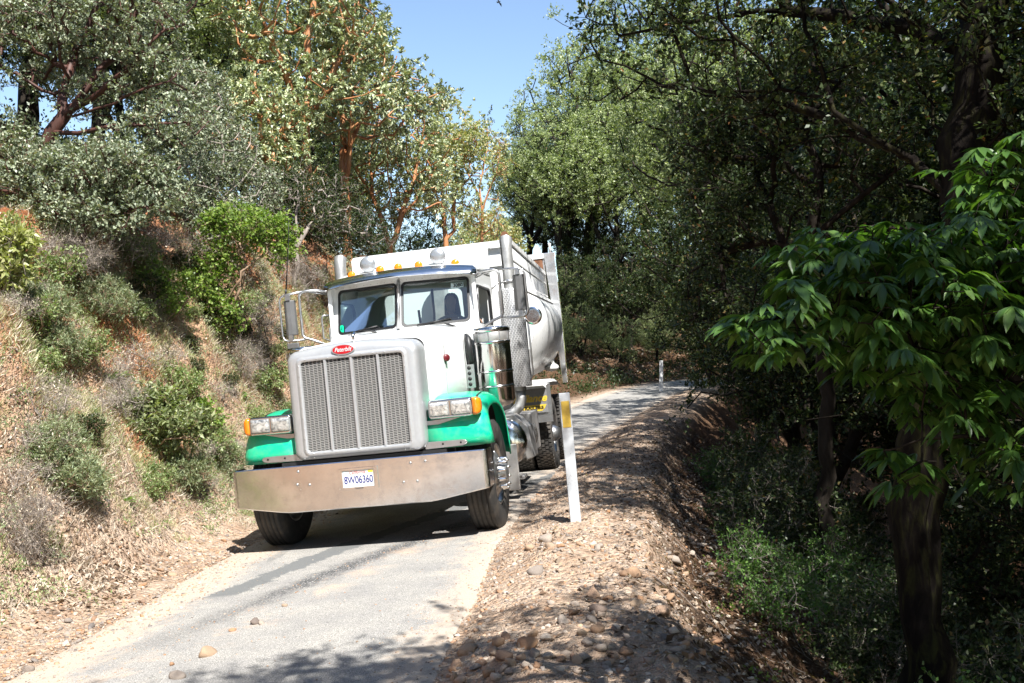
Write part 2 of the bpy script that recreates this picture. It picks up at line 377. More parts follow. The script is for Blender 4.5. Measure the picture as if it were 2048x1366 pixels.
at = N(n, 'ShaderNodeAttribute', attribute_name='zone'); sp = N(n, 'ShaderNodeSeparateColor'); n.links.new(at.outputs['Color'], sp.inputs[0])
big = noise(n, .9, 5, .6); mid = noise(n, 6, 6, .65); fine = noise(n, 45, 4, .7)
vo = N(n, 'ShaderNodeTexVoronoi'); vo.inputs['Scale'].default_value = 26; vo.inputs['Randomness'].default_value = 1
tc = N(n, 'ShaderNodeTexCoord'); n.links.new(tc.outputs['Object'], vo.inputs['Vector'])
vo2 = N(n, 'ShaderNodeTexVoronoi'); vo2.inputs['Scale'].default_value = 75; n.links.new(tc.outputs['Object'], vo2.inputs['Vector'])
grav = ramp(n, mid.outputs[0], [(.25, (.29, .20, .145)), (.45, (.43, .33, .255)), (.62, (.54, .45, .37)), (.8, (.36, .26, .18))])
bankc = ramp(n, mid.outputs[0], [(.2, (.22, .115, .07)), (.42, (.36, .225, .15)), (.6, (.46, .32, .225)), (.8, (.54, .44, .34))])
c = mix(n, sp.outputs[1], grav.outputs[0], bankc.outputs[0]); redc = ramp(n, mid.outputs[0], [(.25, (.20, .075, .035)), (.5, (.38, .17, .085)), (.75, (.50, .28, .16))]); c = mix(n, at.outputs['Alpha'], c, redc.outputs[0])
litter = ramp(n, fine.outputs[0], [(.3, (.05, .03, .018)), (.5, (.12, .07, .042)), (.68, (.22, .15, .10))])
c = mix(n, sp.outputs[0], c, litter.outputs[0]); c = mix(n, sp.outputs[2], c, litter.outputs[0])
pc = ramp(n, vo.outputs['Color'], [(.0, (.7,)*3), (1, (1.28, 1.22, 1.15))]); c = mix(n, .8, c, pc.outputs[0], 'MULTIPLY')
bc = ramp(n, big.outputs[0], [(.3, (.78, .72, .66)), (.7, (1.1, 1.08, 1.05))]); c = mix(n, 1, c, bc.outputs[0], 'MULTIPLY')
n.links.new(c, p.inputs['Base Color']); p.inputs['Roughness'].default_value = .95; p.inputs['Specular IOR Level'].default_value = .15
hh = math_(n, 'ADD', math_(n, 'MULTIPLY', vo.outputs[0], -1.4), math_(n, 'MULTIPLY', vo2.outputs[0], -.6)); hh = math_(n, 'ADD', hh, math_(n, 'MULTIPLY', fine.outputs[0], .5))
bump(n, p, hh, .9, .03)
MGROUND = m
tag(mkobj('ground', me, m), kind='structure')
# road
rs = []; 
sel = CP[(CP[:,1] > -40) & (CP[:,0] < 60)]
RP = catmull(CL, 60); RP = RP[(RP[:,1] > -40) & (RP[:,0] < 60)]
tg = np.gradient(RP[:, :2], axis=0); tg /= np.linalg.norm(tg, axis=1)[:, None]
offs = np.linspace(-1, 1, 27); V = []
for i, q in enumerate(RP):
    for o_ in offs:
        s0 = o_*HW
        if abs(o_) > .99: s0 += np.sign(o_)*(.16*(vn(q[1]*1.9+50*o_, 3.3)-.5)+.10*(vn(q[1]*7+50*o_, 9.3)-.5))
        x = q[0]+tg[i,1]*s0; y = q[1]-tg[i,0]*s0
        z = q[2]+q[3]*s0+.012+.012*(vn(x*1.2, y*1.2)-.5)*2*(1-o_*o_)
        if abs(o_) > .99: z -= .05
        V.append((x, y, z))
k = len(offs); idx = np.arange(len(RP)*k).reshape(-1, k); F = np.stack([idx[:-1,:-1], idx[:-1,1:], idx[1:,1:], idx[1:,:-1]], -1).reshape(-1, 4)
me = npmesh('road', V, F, smooth=True); uv = me.uv_layers.new(name='lane')
ln = np.concatenate([[0], np.cumsum(np.linalg.norm(np.diff(RP[:, :2], axis=0), axis=1))])
UV = np.stack([np.tile(offs, len(RP)), np.repeat(ln, k)], -1); li = np.empty(len(me.loops), np.int32); me.loops.foreach_get('vertex_index', li)
uv.data.foreach_set('uv', UV[li].astype(np.float32).ravel())
m, n, p = newmat('worn_asphalt')
u = N(n, 'ShaderNodeUVMap', uv_map='lane'); su = N(n, 'ShaderNodeSeparateXYZ'); n.links.new(u.outputs[0], su.inputs[0])
g1 = noise(n, 140, 3, .8); g2 = noise(n, 3.2, 6, .6); g3 = noise(n, .7, 3, .5)
ag = ramp(n, g1.outputs[0], [(.34, (.11, .108, .103)), (.5, (.285, .275, .258)), (.66, (.56, .54, .50))])
c = mix(n, .85, ag.outputs[0], ramp(n, g2.outputs[0], [(.3, (.78, .78, .8)), (.7, (1.12, 1.1, 1.06))]).outputs[0], 'MULTIPLY')
# darker smooth patch along the left wheel track, and thin dusty tan edges
mp = N(n, 'ShaderNodeMapping'); mp.inputs['Scale'].default_value = (3.0, .38, 1); mp.inputs['Location'].default_value = (.3, .2, 0); n.links.new(u.outputs[0], mp.inputs[0])
pt = noise(n, 1.0, 7, .6, vec=mp.outputs[0], dist=.4)
band = ramp(n, su.outputs[0], [(0, (0,0,0)), (.10, (0,0,0)), (.22, (1,1,1)), (.32, (.3,.3,.3)), (.42, (.9,.9,.9)), (.55, (0,0,0))])
um = N(n, 'ShaderNodeMapRange'); um.inputs[1].default_value = -1; um.inputs[2].default_value = 1; n.links.new(su.outputs[0], um.inputs[0]); n.links.new(um.outputs[0], band.inputs[0])
pm = ramp(n, math_(n, 'MULTIPLY', pt.outputs[0], band.outputs[0]), [(.53, (0,0,0)), (.56, (1,1,1))])
c = mix(n, math_(n, 'MULTIPLY', pm.outputs[0], .5), c, (.15, .15, .147))
au = math_(n, 'MAXIMUM', su.outputs[0], math_(n, 'MULTIPLY', su.outputs[0], -1.22)); ed = math_(n, 'ADD', au, math_(n, 'ADD', math_(n, 'MULTIPLY', g2.outputs[0], .35), math_(n, 'MULTIPLY', noise(n, 11, 6, .75).outputs[0], .75))); em = ramp(n, ed, [(.0, (0,0,0)), (.70, (0,0,0)), (.80, (.85,.85,.85))]); em.inputs[0]
sc_ = math_(n, 'MULTIPLY', ed, .56); n.links.new(sc_, em.inputs[0])
c = mix(n, em.outputs[0], c, mix(n, g1.outputs[0], (.34, .27, .21), (.55, .46, .37)))
uj = math_(n, 'ADD', su.outputs[0], math_(n, 'MULTIPLY', math_(n, 'SUBTRACT', noise(n, 7, 8, .75).outputs[0], .5), .34)); vv = su.outputs[1]
def lane_band(u0, k, v0): return math_(n, 'ABSOLUTE', math_(n, 'SUBTRACT', uj, math_(n, 'ADD', u0-k*v0, math_(n, 'MULTIPLY', vv, k))))
def vr(a, b): 
    q = N(n, 'ShaderNodeMapRange'); q.inputs[1].default_value = a; q.inputs[2].default_value = b; n.links.new(vv, q.inputs[0]); return q.outputs[0]
pa = math_(n, 'MULTIPLY', ramp(n, lane_band(-.53, .24, 47.0), [(.095,(1,1,1)),(.105,(0,0,0))]).outputs[0], vr(46.95, 47.05))
c = mix(n, math_(n, 'MULTIPLY', pa
, .9), c, mix(n, g1.outputs[0], (.10,.105,.107), (.17,.175,.173)))
pb = math_(n, 'MULTIPLY', ramp(n, lane_band(-.25, .28, 46.6), [(.03,(1,1,1)),(.15,(0,0,0))]).outputs[0], vr(45.2, 47.2))
spk = ramp(n, noise(n, 75, 2, .7).outputs[0], [(.45,(.05,.05,.052)),(.58,(.15,.15,.15)),(.68,(.6,.57,.52))])
c = mix(n, math_(n, 'MULTIPLY', pb, .95), c, spk.outputs[0])
pd = math_(n, 'MULTIPLY', ramp(n, lane_band(-.02, .24, 46.6), [(.03,(1,1,1)),(.2,(0,0,0))]).outputs[0], ramp(n, noise(n, 2.2, 5, .7).outputs[0], [(.5,(0,0,0)),(.62,(1,1,1))]).outputs[0])
c = mix(n, math_(n, 'MULTIPLY', pd, .5), c, (.56,.40,.28))
# cracks
ck = N(n, 'ShaderNodeTexVoronoi', feature='DISTANCE_TO_EDGE'); ck.inputs['Scale'].default_value = 1.7
tcw = N(n, 'ShaderNodeTexCoord'); wn = noise(n, 4, 4, .6); cw = mix(n, .14, tcw.outputs['Object'], wn.outputs['Color'], 'ADD'); n.links.new(cw, ck.inputs['Vector'])
cm = ramp(n, ck.outputs[0], [(0, (1,1,1)), (.006, (.5,.5,.5)), (.014, (0,0,0))])
cmk = math_(n, 'MULTIPLY', cm.outputs[0], ramp(n, g3.outputs[0], [(.45, (0,0,0)), (.6, (.7,.7,.7))]).outputs[0])
c = mix(n, math_(n, 'MULTIPLY', cmk, .55), c, (.08, .075, .07))
n.links.new(c, p.inputs['Base Color']); p.inputs['Roughness'].default_value = .88; p.inputs['Specular IOR Level'].default_value = .25
bump(n, p, math_(n, 'SUBTRACT', g1.outputs[0], cmk), .5, .006)
tag(mkobj('road', me, m), kind='structure')
# ------------------------------------------------------------------ the truck
RT = (radians(-.663), radians(-5.94), radians(-8.483))
TLOC = (-1.326, 9.164, .001)
TR = empty('dump_truck', TLOC, RT, 'YXZ')
tag(TR, 'white dump truck with green front fenders and a polished bumper on the narrow road', 'dump truck')
def surf_arch(hw, zb, zt, r, arch, y, n=7):
    """open-bottomed arch ring: up the left side, over, down the right"""
    P = [(-hw, y, zb), (-hw, y, (zb+zt)/2)]
    for k in range(n+1):
        a = radians(180-90*k/n); P.append((-hw+r+r*cos(a), y, zt-r+r*sin(a)))
    m_ = 7
    for k in range(1, m_):
        x = (-hw+r)+(2*(hw-r))*k/m_; P.append((x, y, zt+arch*(1-(x/(hw-r))**2)))
    for k in range(n+1):
        a = radians(90-90*k/n); P.append((hw-r+r*cos(a), y, zt-r+r*sin(a)))
    return P+[(hw, y, (zb+zt)/2), (hw, y, zb)]
# --- bumper
path = [(-1.25,.26),(-1.25,.05)]+[(-1.21-.04*cos(radians(a)), .04-.04*sin(radians(a))) for a in (15,35,55,75,90)]+[(x,0) for x in np.linspace(-1.0,.94,20)]
path += [(1.15+.04*cos(radians(a)), .04-.04*sin(radians(a))) for a in (90,75,55,35,15)]+[(1.19,.05),(1.19,.26)]
def bz(x): 
    a = abs(x+.03); return .405 if a < .70 else .405+(a-.70)*.16
top1 = [(x*.997, y+.06, .818) for x, y in path]; top = [(x, y+.006, .832) for x, y in path]; tl2 = [(x, y, .826) for x, y in path]
bt = [(x, y, bz(x)+.006) for x, y in path]; bt2 = [(x, y+.006, bz(x)) for x, y in path]; bt3 = [(x*.99, y+.05, bz(x)+.006) for x, y in path]
b = MB(); b.loft([bt3, bt2, bt, tl2, top, top1], closed=False, smooth=False)
bumper = b.build('front_bumper', M['chrome_d'], TR, solid=.004)
bumper['label'] = 'dusty polished bumper'
b = MB()
for x, z in [(-.60,.78),(-.62,.66),(-.50,.65),(.48,.77),(.40,.60),(.53,.60),(.62,.775)]: b.lathe([(.0,-.014),(.008,-.013),(.013,-.006),(.014,0)], (x,0,z), 'y', 10)
b.build('bumper_bolt', M['alu'], bumper)
# licence plate
PX, PZ = -.022, .672
b = MB(); b.frame(rrect(PX,PZ,.187,.100,.004,3,f=lambda x,z:(x,-.022,z)), rrect(PX,PZ,.150,.078,.004,3,f=lambda x,z:(x,-.022,z)), (0,.018,0)); b.box((PX-.18,-.008,PZ-.095),(PX+.18,-.002,PZ+.095))
fr_ = b.build('plate_frame', M['chrome_d'], TR, bevel=.002)
b = MB(); b.prism(rrect(PX,PZ,.152,.078,.012,4,f=lambda x,z:(x,-.012,z)), (0,.003,0)); pl = b.build('license_plate', M['plate'], TR)
text('plate_number', '8W06360', .098, M['navy'], pl, (PX,-.0135,PZ-.014), .70, 0, .0015)
text('plate_state', 'California', .042, M['redink'], pl, (PX-.01,-.0135,PZ+.055), .95, .25)
b = MB(); b.box((PX+.095,-.0135,PZ+.048),(PX+.142,-.0125,PZ+.070)); b.build('year_tag', M['yellow'], pl)
b = MB(); b.box((PX-.142,-.0135,PZ+.048),(PX-.100,-.0125,PZ+.068)); b.build('month_tag', M['paleblue'], pl)
text('frame_lettering', 'Peterbilt', .022, M['ink'], fr_, (PX,-.0232,PZ-.089), 1.1, .2)
# --- grille surround
CX = -.008; zc = (.865+1.875)/2; hh = (1.875-.865)/2
b = MB(); ring = lambda cz,hw,h_,r,y,ar: rrect(CX,cz,hw,h_,r,7,ar,lambda x,z:(x,y,z))
gz = (.948+1.792)/2; gh = (1.792-.948)/2
def blend(y, hw, h_, r, ar, cz): return ring(cz, hw, h_, r, y, ar)
R_ = [blend(.13,.492,gh,.03,.004,gz), blend(.052,.492,gh,.03,.004,gz), blend(.046,.496,gh+.004,.032,.004,gz), blend(.046,.528,gh+.034,.055,.006,gz), blend(.052,.532,gh+.038,.058,.006,gz),
      blend(.052,.545,gh+.050,.065,.008,gz), blend(.055,.585,hh-.035,.07,.030,zc), blend(.064,.612,hh-.014,.08,.045,zc+.003), blend(.085,.630,hh-.004,.085,.055,zc+.005), blend(.12,.640,hh,.09,.06,zc+.008), blend(.20,.642,hh,.09,.062,zc+.01), blend(.34,.648,hh+.006,.10,.065,zc+.014)]
b.loft(R_); sur = b.build('grille_surround', M['shell'], TR)
b = MB()
for k in range(9):
    for s in (-1,1): b.sphere((CX+s*.512,.044,.975+k*.098), .0055, 6, 4)
for k in range(9):
    for z in (gz-gh-.018, gz+gh+.02): b.sphere((CX-.44+k*.11,.044,z), .0055, 6, 4)
for s in (-1,1):
    for k in range(3): b.sphere((CX+s*(.44+.045*k),.05,.892), .0055, 6, 4)
b.build('rivet', M['alu'], sur)
b = MB(); b.box((CX-.50,.115,.93),(CX+.50,.13,1.81)); b.build('radiator_core', M['radiator'], TR)
b = MB(); cw = .0394; rh = .0158
for c_ in range(25):
    x0 = CX-.492+c_*cw
    for r_ in range(54):
        z0 = .946+(r_+(.5 if c_ % 2 else 0))*rh
        if z0 < 1.792: b.add([(x0+.003,.062,z0),(x0+cw-.003,.062,z0),(x0+cw-.003,.072,z0+.0072),(x0+.003,.072,z0+.0072),(x0+.003,.082,z0+.001),(x0+cw-.003,.082,z0+.001)], [(0,1,2,3),(3,2,5,4)])
    b.box((x0-.0022,.064,.945),(x0+.0022,.082,1.797))
gr = b.build('grille', M['louvre'], TR, weld=False)
for x in (-.256, .0, .256):
    b = MB(); b.add([(CX+x-.016,.060,.945),(CX+x-.007,.042,.945),(CX+x+.007,.042,.945),(CX+x+.016,.060,.945),(CX+x-.016,.060,1.797),(CX+x-.007,.042,1.797),(CX+x+.007,.042,1.797),(CX+x+.016,.060,1.797)], [(0,1,5,4),(1,2,6,5),(2,3,7,6),(3,0,4,7)])
    b.build('grille_bar', M['shell'], TR)
# badge
b = MB(); el = lambda a_,b_,y: [(CX-.062+a_*cos(2*pi*k/36), y, 1.872+b_*sin(2*pi*k/36)) for k in range(36)]
b.loft([el(.112,.05,.07),el(.112,.05,.040),el(.106,.045,.036),el(.102,.041,.040)], capb=True); bd = b.build('hood_badge', M['shell'], TR)
b = MB(); b.loft([el(.103,.042,.041),el(.1,.040,.035)], capb=True); b.build('badge_enamel', M['red'], bd)
text('badge_lettering', 'Peterbilt', .057, M['paleblue'], bd, (CX-.062,.0345,1.872), .82, .35)
b = MB(); b.tube([(CX+.03,.10,1.935),(CX+.03,.09,1.99),(CX+.03,.14,2.02)], [.012,.016,.02], 8); b.build('hood_ornament', M['chrome'], TR)
# --- hood
b = MB(); HR = [surf_arch(.640,.88,1.925,.10,.03,.335), surf_arch(.655,.89,1.935,.10,.035,.36), surf_arch(.71,.98,1.975,.11,.04,.9), surf_arch(.78,1.05,2.02,.12,.04,1.5), surf_arch(.84,1.10,2.05,.12,.045,1.93), surf_arch(.86,1.10,2.06,.12,.045,2.12)]
b.loft(HR, closed=False); hood = b.build('hood', M['white'], TR, solid=.004)
for s in (-1,1):
    b = MB(); b.lathe([(0,-.012),(.030,-.011),(.037,-.004),(.037,.03),(.02,.06)], (0,0,0), 'y', 24); o = b.build('side_badge', M['badge'], TR); o.location = (s*.728,.85,1.71); o.rotation_euler = (0,0,s*radians(34))
b = MB()
for s in (-1,1):     # hood latches and hinges
    b.box((s*.864-.006,1.86,1.2),(s*.864+.006,1.9,1.26))
b.build('hood_latch', M['black'], hood)
b = MB()
for s in (-1,1): b.tube([(s*.79,1.5,1.06),(s*.788,1.5,1.9)], .004, 5); b.tube([(s*.70,.86,.98),(s*.712,.86,1.84)], .003, 5)
b.build('panel_seam', M['grey'], hood)
# --- fenders
prof = [(.16,.865),(.155,.95),(.165,1.05),(.20,1.15),(.27,1.235),(.38,1.30),(.52,1.34),(.70,1.36),(.88,1.355),(1.05,1.32),(1.2,1.25),(1.32,1.14),(1.41,1.0),(1.47,.84),(1.50,.68)]
def fender(sx, name='fender'):
    b = MB(); rings = []
    for i, (y, z) in enumerate(prof):
        a = prof[max(i-1,0)]; c_ = prof[min(i+1,len(prof)-1)]; t = Vector((c_[0]-a[0], c_[1]-a[1])).normalized(); nn = Vector((-t.y, t.x))
        ow = 1.235-.06*min(1, i/5) if i < 7 else 1.175+.03*min(1,(i-6)/5)
        xs = [(.62,0),(.80,0),(.95,-.002),(ow-.13,-.012),(ow-.075,-.03),(ow-.03,-.06),(ow-.006,-.10),(ow,-.135),(ow-.008,-.145),(ow-.02,-.135)]
        rings.append([(sx*x, y+nn.x*d, z+nn.y*d) for x, d in xs])
    b.loft(rings, closed=False); f = b.build(name, M['green'], TR, solid=.004)
    b = MB(); rings = []
    for i, (y, z) in enumerate(prof):
        a = prof[max(i-1,0)]; c_ = prof[min(i+1,len(prof)-1)]; t = Vector((c_[0]-a[0], c_[1]-a[1])).normalized(); nn = Vector((-t.y, t.x))
        rings.append([(sx*x, y-nn.x*.016*1, z-nn.y*.016) for x in (.60,.9,1.08)])
    b.loft(rings, closed=False); b.box((sx*.58-.01,.15,.6),(sx*.58+.01,1.5,1.2)); b.build('fender_liner', M['dark'], f)
    b = MB(); b.prism([(sx*x, .135, z) for x, z in [(.60,.868),(.95,.876),(.985,.886),(1.0,.905),(.99,.925),(.96,.932),(.60,.935)]], (0,.02,0)); t_ = b.build('fender_trim', M['alu'], f, bevel=.003)
    b = MB()
    for x in (.77,.94): b.lathe([(0,-.004),(.010,-.004),(.010,.002)], (sx*x,.135,.908), 'y', 10)
    b.build('trim_bolt', M['dark'], t_)
    return f
fl = fender(-1); fr2 = fender(1)
# headlight pods
def pod(sx):
    b = MB(); x0, x1, z0, z1 = .665, 1.088, 1.142, 1.318; cx = (x0+x1)/2; cz = (z0+z1)/2; hw = (x1-x0)/2; h_ = (z1-z0)/2
    rg = lambda y, g, r: [(sx*x, y, z) for x, z in rrect(cx, cz, hw-g, h_-g, r, 5)]
    b.loft([rg(.42,.045,.03), rg(.34,.012,.03), rg(.20,0,.03), rg(.125,0,.03), rg(.108,.006,.03), rg(.102,.014,.024), rg(.106,.022,.018)], capa=True, capb=True)
    p_ = b.build('headlight_pod', M['chrome'], TR)
    for k, xc in ((0,.772),(1,.975)):
        b = MB(); lr = lambda y, g: [(sx*x, y, z) for x, z in rrect(xc, cz, .090-g, .062-g, .012, 4)]
        b.loft([lr(.110,-.006), lr(.099,-.004), lr(.098,.0)], capb=False); rm = b.build('lamp_bezel', M['grey'], p_)
        b = MB(); b.loft([lr(.110,0), lr(.096,.001), lr(.090,.008), lr(.087,.03)], capb=True); b.build('headlight', M['lens'], p_)
    b = MB(); ar = lambda x, g: [(sx*x, y, z) for y, z in rrect(.185, cz, .075-g, .083-g, .03, 5)]
    b.loft([ar(1.085,.0), ar(1.125,.003), ar(1.148,.018), ar(1.158,.045)], capa=True, capb=True); b.build('turn_signal', M['amber'], p_)
    b = MB(); b.add([(sx*.60,.16,1.125),(sx*.98,.16,1.145),(sx*.98,.34,1.145),(sx*.60,.34,1.125),(sx*.60,.16,1.09),(sx*.74,.16,1.09),(sx*.74,.34,1.09),(sx*.60,.34,1.09)], [(0,1,2,3),(4,7,6,5),(0,4,5,1),(2,6,7,3),(1,5,6,2),(0,3,7,4)]); b.build('pod_bracket', M['alu'], p_)
    return p_
pod(-1); pod(1)
# --- wheels
def wheel(name, loc, side, steer, tm, R=.53, W=.275, parent=TR):
    rt = empty(name, loc); rt.parent = parent
    h = W/2; b = MB()
    tr_ = []
    if steer:
        for g in range(5):
            x0 = -h*.84+g*(h*1.68/5); x1 = x0+h*1.68/5; tr_ += [(R-.012,x0+.003),(R,x0+.006),(R+.001,(x0+x1)/2),(R,x1-.006),(R-.012,x1-.003)]
    else:
        tr_ = [(R-.02,-h*.86),(R-.014,0),(R-.02,h*.86)]
    pr_ = [(.285,-h*.72),(.30,-h*.86),(.36,-h*1.0),(.44,-h*1.03),(.50,-h*.95)]+tr_+[(.50,h*.95),(.44,h*1.03),(.36,h*1.0),(.30,h*.86),(.285,h*.72)]
    b.lathe(pr_, (0,0,0), 'x', 56)
    if not steer:
        for k in range(52):
            for j, xc in enumerate((-.105,-.053,0,.053,.105)):
                a = 2*pi*(k+(.5 if j % 2 else 0))/52; M_ = Matrix.Rotation(a, 4, 'X')
                b.box((xc-.022,-.021,R-.03),(xc+.022,.021,R+.002), M_)
    b.build('tyre', tm, rt)
    s = side; b = MB()
    b.lathe([(.30,-h*.8),(.285,-h*.6),(.26,-h*.3),(.26,h*.3),(.285,h*.6),(.30,h*.82),(.292,h*.86),(.275,h*.8),(.262,h*.55)], (0,0,0), 'x', 48)
    d0 = s*(h*.55 if steer else -h*.3)     # disc with ten hand holes
    def dp(r, a): 
        dd = d0 + s*(.045*max(0, 1-(r/.15)) if False else .06*math.exp(-((r-.14)/.07)**2))
        return (dd, r*cos(a), r*sin(a))
    for k in range(10):
        a0, a1 = 2*pi*k/10, 2*pi*(k+1)/10; am = (a0+a1)/2; n_ = 16; out = []; inn = []
        for j in range(n_):
            t = 2*pi*j/n_; ho = (.222+.022*cos(t), am+.11*sin(t)); u_ = max(-1, min(1, 1.5*cos(t))); v_ = max(-1, min(1, 1.5*sin(t)))
            rr_ = .222+u_*(.042 if u_ > 0 else .072); aa = am+v_*(a1-a0)/2; out.append(dp(rr_, aa)); inn.append(dp(*ho))
        b.loft([inn, out]); b.loft([inn, [(p_[0]-s*.012, p_[1], p_[2]) for p_ in inn]])
    rg = lambda r: [dp(r, 2*pi*k/40) for k in range(40)]
    b.loft([rg(.264), rg(.262)]); b.loft([rg(.15), rg(.12), rg(.1)])
    b.build('rim', M['alu'], rt)
    b = MB(); hx = d0+s*.04; b.lathe([(.115,0),(.115,s*.03),(.10,s*.05),(.095,s*.085),(.06,s*.095),(0,s*.097)] if steer else [(.13,0),(.12,s*.12),(.08,s*.2),(0,s*.21)], (hx,0,0), 'x', 28)
    b.build('hub', M['alu'], rt)
    b = MB()
    for k in range(10):
        a = 2*pi*(k+.5)/10; b.lathe([(.021,0),(.021,s*.03),(.016,s*.045),(.016,s*.065),(.008,s*.085),(0,s*.088)], (d0+s*.055,.142*cos(a),.142*sin(a)), 'x', 10)
    b.build('lug_nut', M['chrome'], rt)
    return rt
wheel('front_wheel', (1.045,.72,.53), 1, True, M['rubber']); wheel('front_wheel', (-1.045,.72,.53), -1, True, M['rubber'])
w0 = wheel('rear_wheel', (1.07,5.65,.53), 1, False, M['tread']); 
w1 = wheel('rear_wheel', (-1.07,5.65,.53), -1, False, M['tread'])
for l_, src in [((.75,5.65,.53), w1), ((-.75,5.65,.53), w0), ((1.07,7.0,.53), w0), ((-1.07,7.0,.53), w1), ((.75,7.0,.53), w1), ((-.75,7.0,.53), w0)]:
    c_ = copy_tree(src, TR); c_.location = l_
# --- frame, axles, tank, steps
b = MB()
for s in (-1,1): b.box((s*.43-.04,.2,.72),(s*.43+.04,9.2,.98))
for y in (.5,2.2,3.6,4.8,6.3,8.6): b.box((-.39,y,.74),(.39,y+.1,.95))
b.cyl((-.9,.72,.53),(.9,.72,.53),.07); b.box((-.6,.6,.42),(.6,.84,.6)); b.cyl((-1,5.65,.53),(1,5.65,.53),.12); b.cyl((-1,7.0,.53),(1,7.0,.53),.12); b.sphere((0,5.65,.53),.26); b.sphere((0,7.0,.53),.26)
b.box((-.42,.5,.98),(.42,2.1,1.55)); b.box((-.8,.12,.70),(.8,.30,.86)); b.cyl((0,1.6,.6),(0,5.6,.6),.06)
b.box((-.62,.2,.45),(.62,.32,.8))
b.build('chassis', M['dark'], TR)
for s in (1,-1):
    b = MB(); b.lathe([(0,-.035),(.12,-.03),(.22,-.012),(.285,.02),(.30,.05),(.30,1.25),(.285,1.28),(0,1.32)], (s*.86,2.75,.66), 'y', 36); tk = b.build('fuel_tank', M['chrome'], TR)
    b = MB()
    for y in (3.0,3.7): b.lathe([(.302,0),(.308,.005),(.308,.045),(.302,.05)], (s*.86,y,.66), 'y', 36)
    b.build('tank_strap', M['alu'], tk)
    b = MB(); b.box((min(s*.62,s*1.16),2.42,.26),(max(s*.62,s*1.16),2.68,.30)); b.box((min(s*.64,s*1.14),2.40,.30),(max(s*.64,s*1.14),2.42,.34)); b.box((s*.66-.02,2.45,.3),(s*.66+.02,2.5,.8)); b.box((s*1.05-.015,2.62,.3),(s*1.05+.015,2.66,.5)); b.build('step', M['alu_d'], TR, bevel=.006)
    b = MB(); b.prism([(s*.72,3.0,.98),(s*1.02,3.0,.98),(s*1.18,3.0,.82),(s*1.22,3.0,.45),(s*1.12,3.0,.42),(s*1.08,3.0,.75),(s*.9,3.0,.88),(s*.72,3.0,.9)], (0,.4,0)); b.box((s*1.05-.1,3.42,.42),(s*1.05+.12,3.48,.96)); b.build('tank_bracket', M['alu_d'], TR, bevel=.01)
# battery/tool boxes behind
b = MB(); b.box((.55,3.6,.45),(1.12,4.5,.95)); b.box((-1.12,3.6,.45),(-.55,4.5,.95)); b.build('side_box', M['alu_d'], TR, bevel=.01)
# front mudflap
b = MB(); b.box((.93,1.53,.25),(1.24,1.55,.74)); b.box((-1.24,1.53,.25),(-.93,1.55,.74)); b.build('mud_flap', M['alu_d'], TR, bevel=.02)
# --- rear fender and sign panel
b = MB(); pf = [(4.75,1.27),(4.75,1.31),(5.2,1.34),(5.7,1.34),(6.3,1.32),(6.9,1.22)]
for s in (1,-1):
    for (y0,z0),(y1,z1) in zip(pf[:-1], pf[1:]):
        b.add([(s*.6,y0,z0),(s*1.2,y0,z0-.01),(s*1.24,y0,z0-.05),(s*.6,y1,z1),(s*1.2,y1,z1-.01),(s*1.24,y1,z1-.05)], [(0,1,4,3),(1,2,5,4)])
b.build('rear_fender', M['white_old'], TR, solid=.006)
b = MB(); b.box((.56,4.96,.74),(1.27,4.99,1.27)); b.box((.56,4.955,1.262),(1.27,5.02,1.30)); b.box((-1.27,4.96,.74),(-.56,4.99,1.27)); sg0 = b.build('sign_panel_backing', M['alu'], TR, bevel=.004)
b = MB(); b.box((.70,4.94,.88),(1.215,4.958,1.22)); sg = b.build('sign_panel', M['grey'], TR, bevel=.003)
text('sign_script', 'Reliance', .145, M['yellow'], sg, (.965,4.936,1.085), .98, .35, .005)
b = MB(); b.prism([(.80,4.937,.995),(1.20,4.937,.995),(1.17,4.937,.94),(1.13,4.937,.905),(.86,4.937,.905),(.80,4.937,.95)], (0,.003,0)); b.build('sign_banner', M['yellow'], sg)
text('sign_caps', 'TRAILERS', .058, M['ink'], sg, (1.0,4.934,.952), 1.3, 0, .0015)

# --- cab
CWD = .87
def vf(x, z):      # windscreen surface : V in plan, raked
    t = abs(x)/.775; yt = 2.07+.18*t; yb = 1.89+.22*t; u = (z-2.12)/(2.64-2.12); return yb+(yt-yb)*u
b = MB()
for s in (-1,1):
    zc_ = 2.378; g = lambda x, z: (s*x, vf(x, z), z)
    inn = rrect(.402,zc_,.368,.252,.05,6,f=g); out = rrect(.435,2.385,.435,.345,.03,6,f=g); b.frame(out, inn, (0,.03,0))
wf = b.build('windshield_frame', M['white'], TR)
for s in (-1,1):
    b = MB(); g = lambda x, z, d=0: (s*x, vf(x, z)+d, z)
    o_ = rrect(.402,2.378,.376,.260,.055,6,f=lambda x,z: g(x,z,-.008)); i_ = rrect(.402,2.378,.352,.236,.045,6,f=lambda x,z: g(x,z,-.008)); b.frame(o_, i_, (0,.02,0)); ga = b.build('windshield_gasket', M['black'], TR)
    b = MB(); o_ = rrect(.402,2.378,.355,.239,.045,6,f=lambda x,z: g(x,z,.004)); b.add(o_, [tuple(range(len(o_)))]); b.build('windshield', M['glass'], TR)
b = MB(); b.tube([(0,vf(0,2.09)-.018,2.10),(0,vf(0,2.66)-.018,2.66)], .020, 8); b.build('windshield_divider', M['alu'], TR)
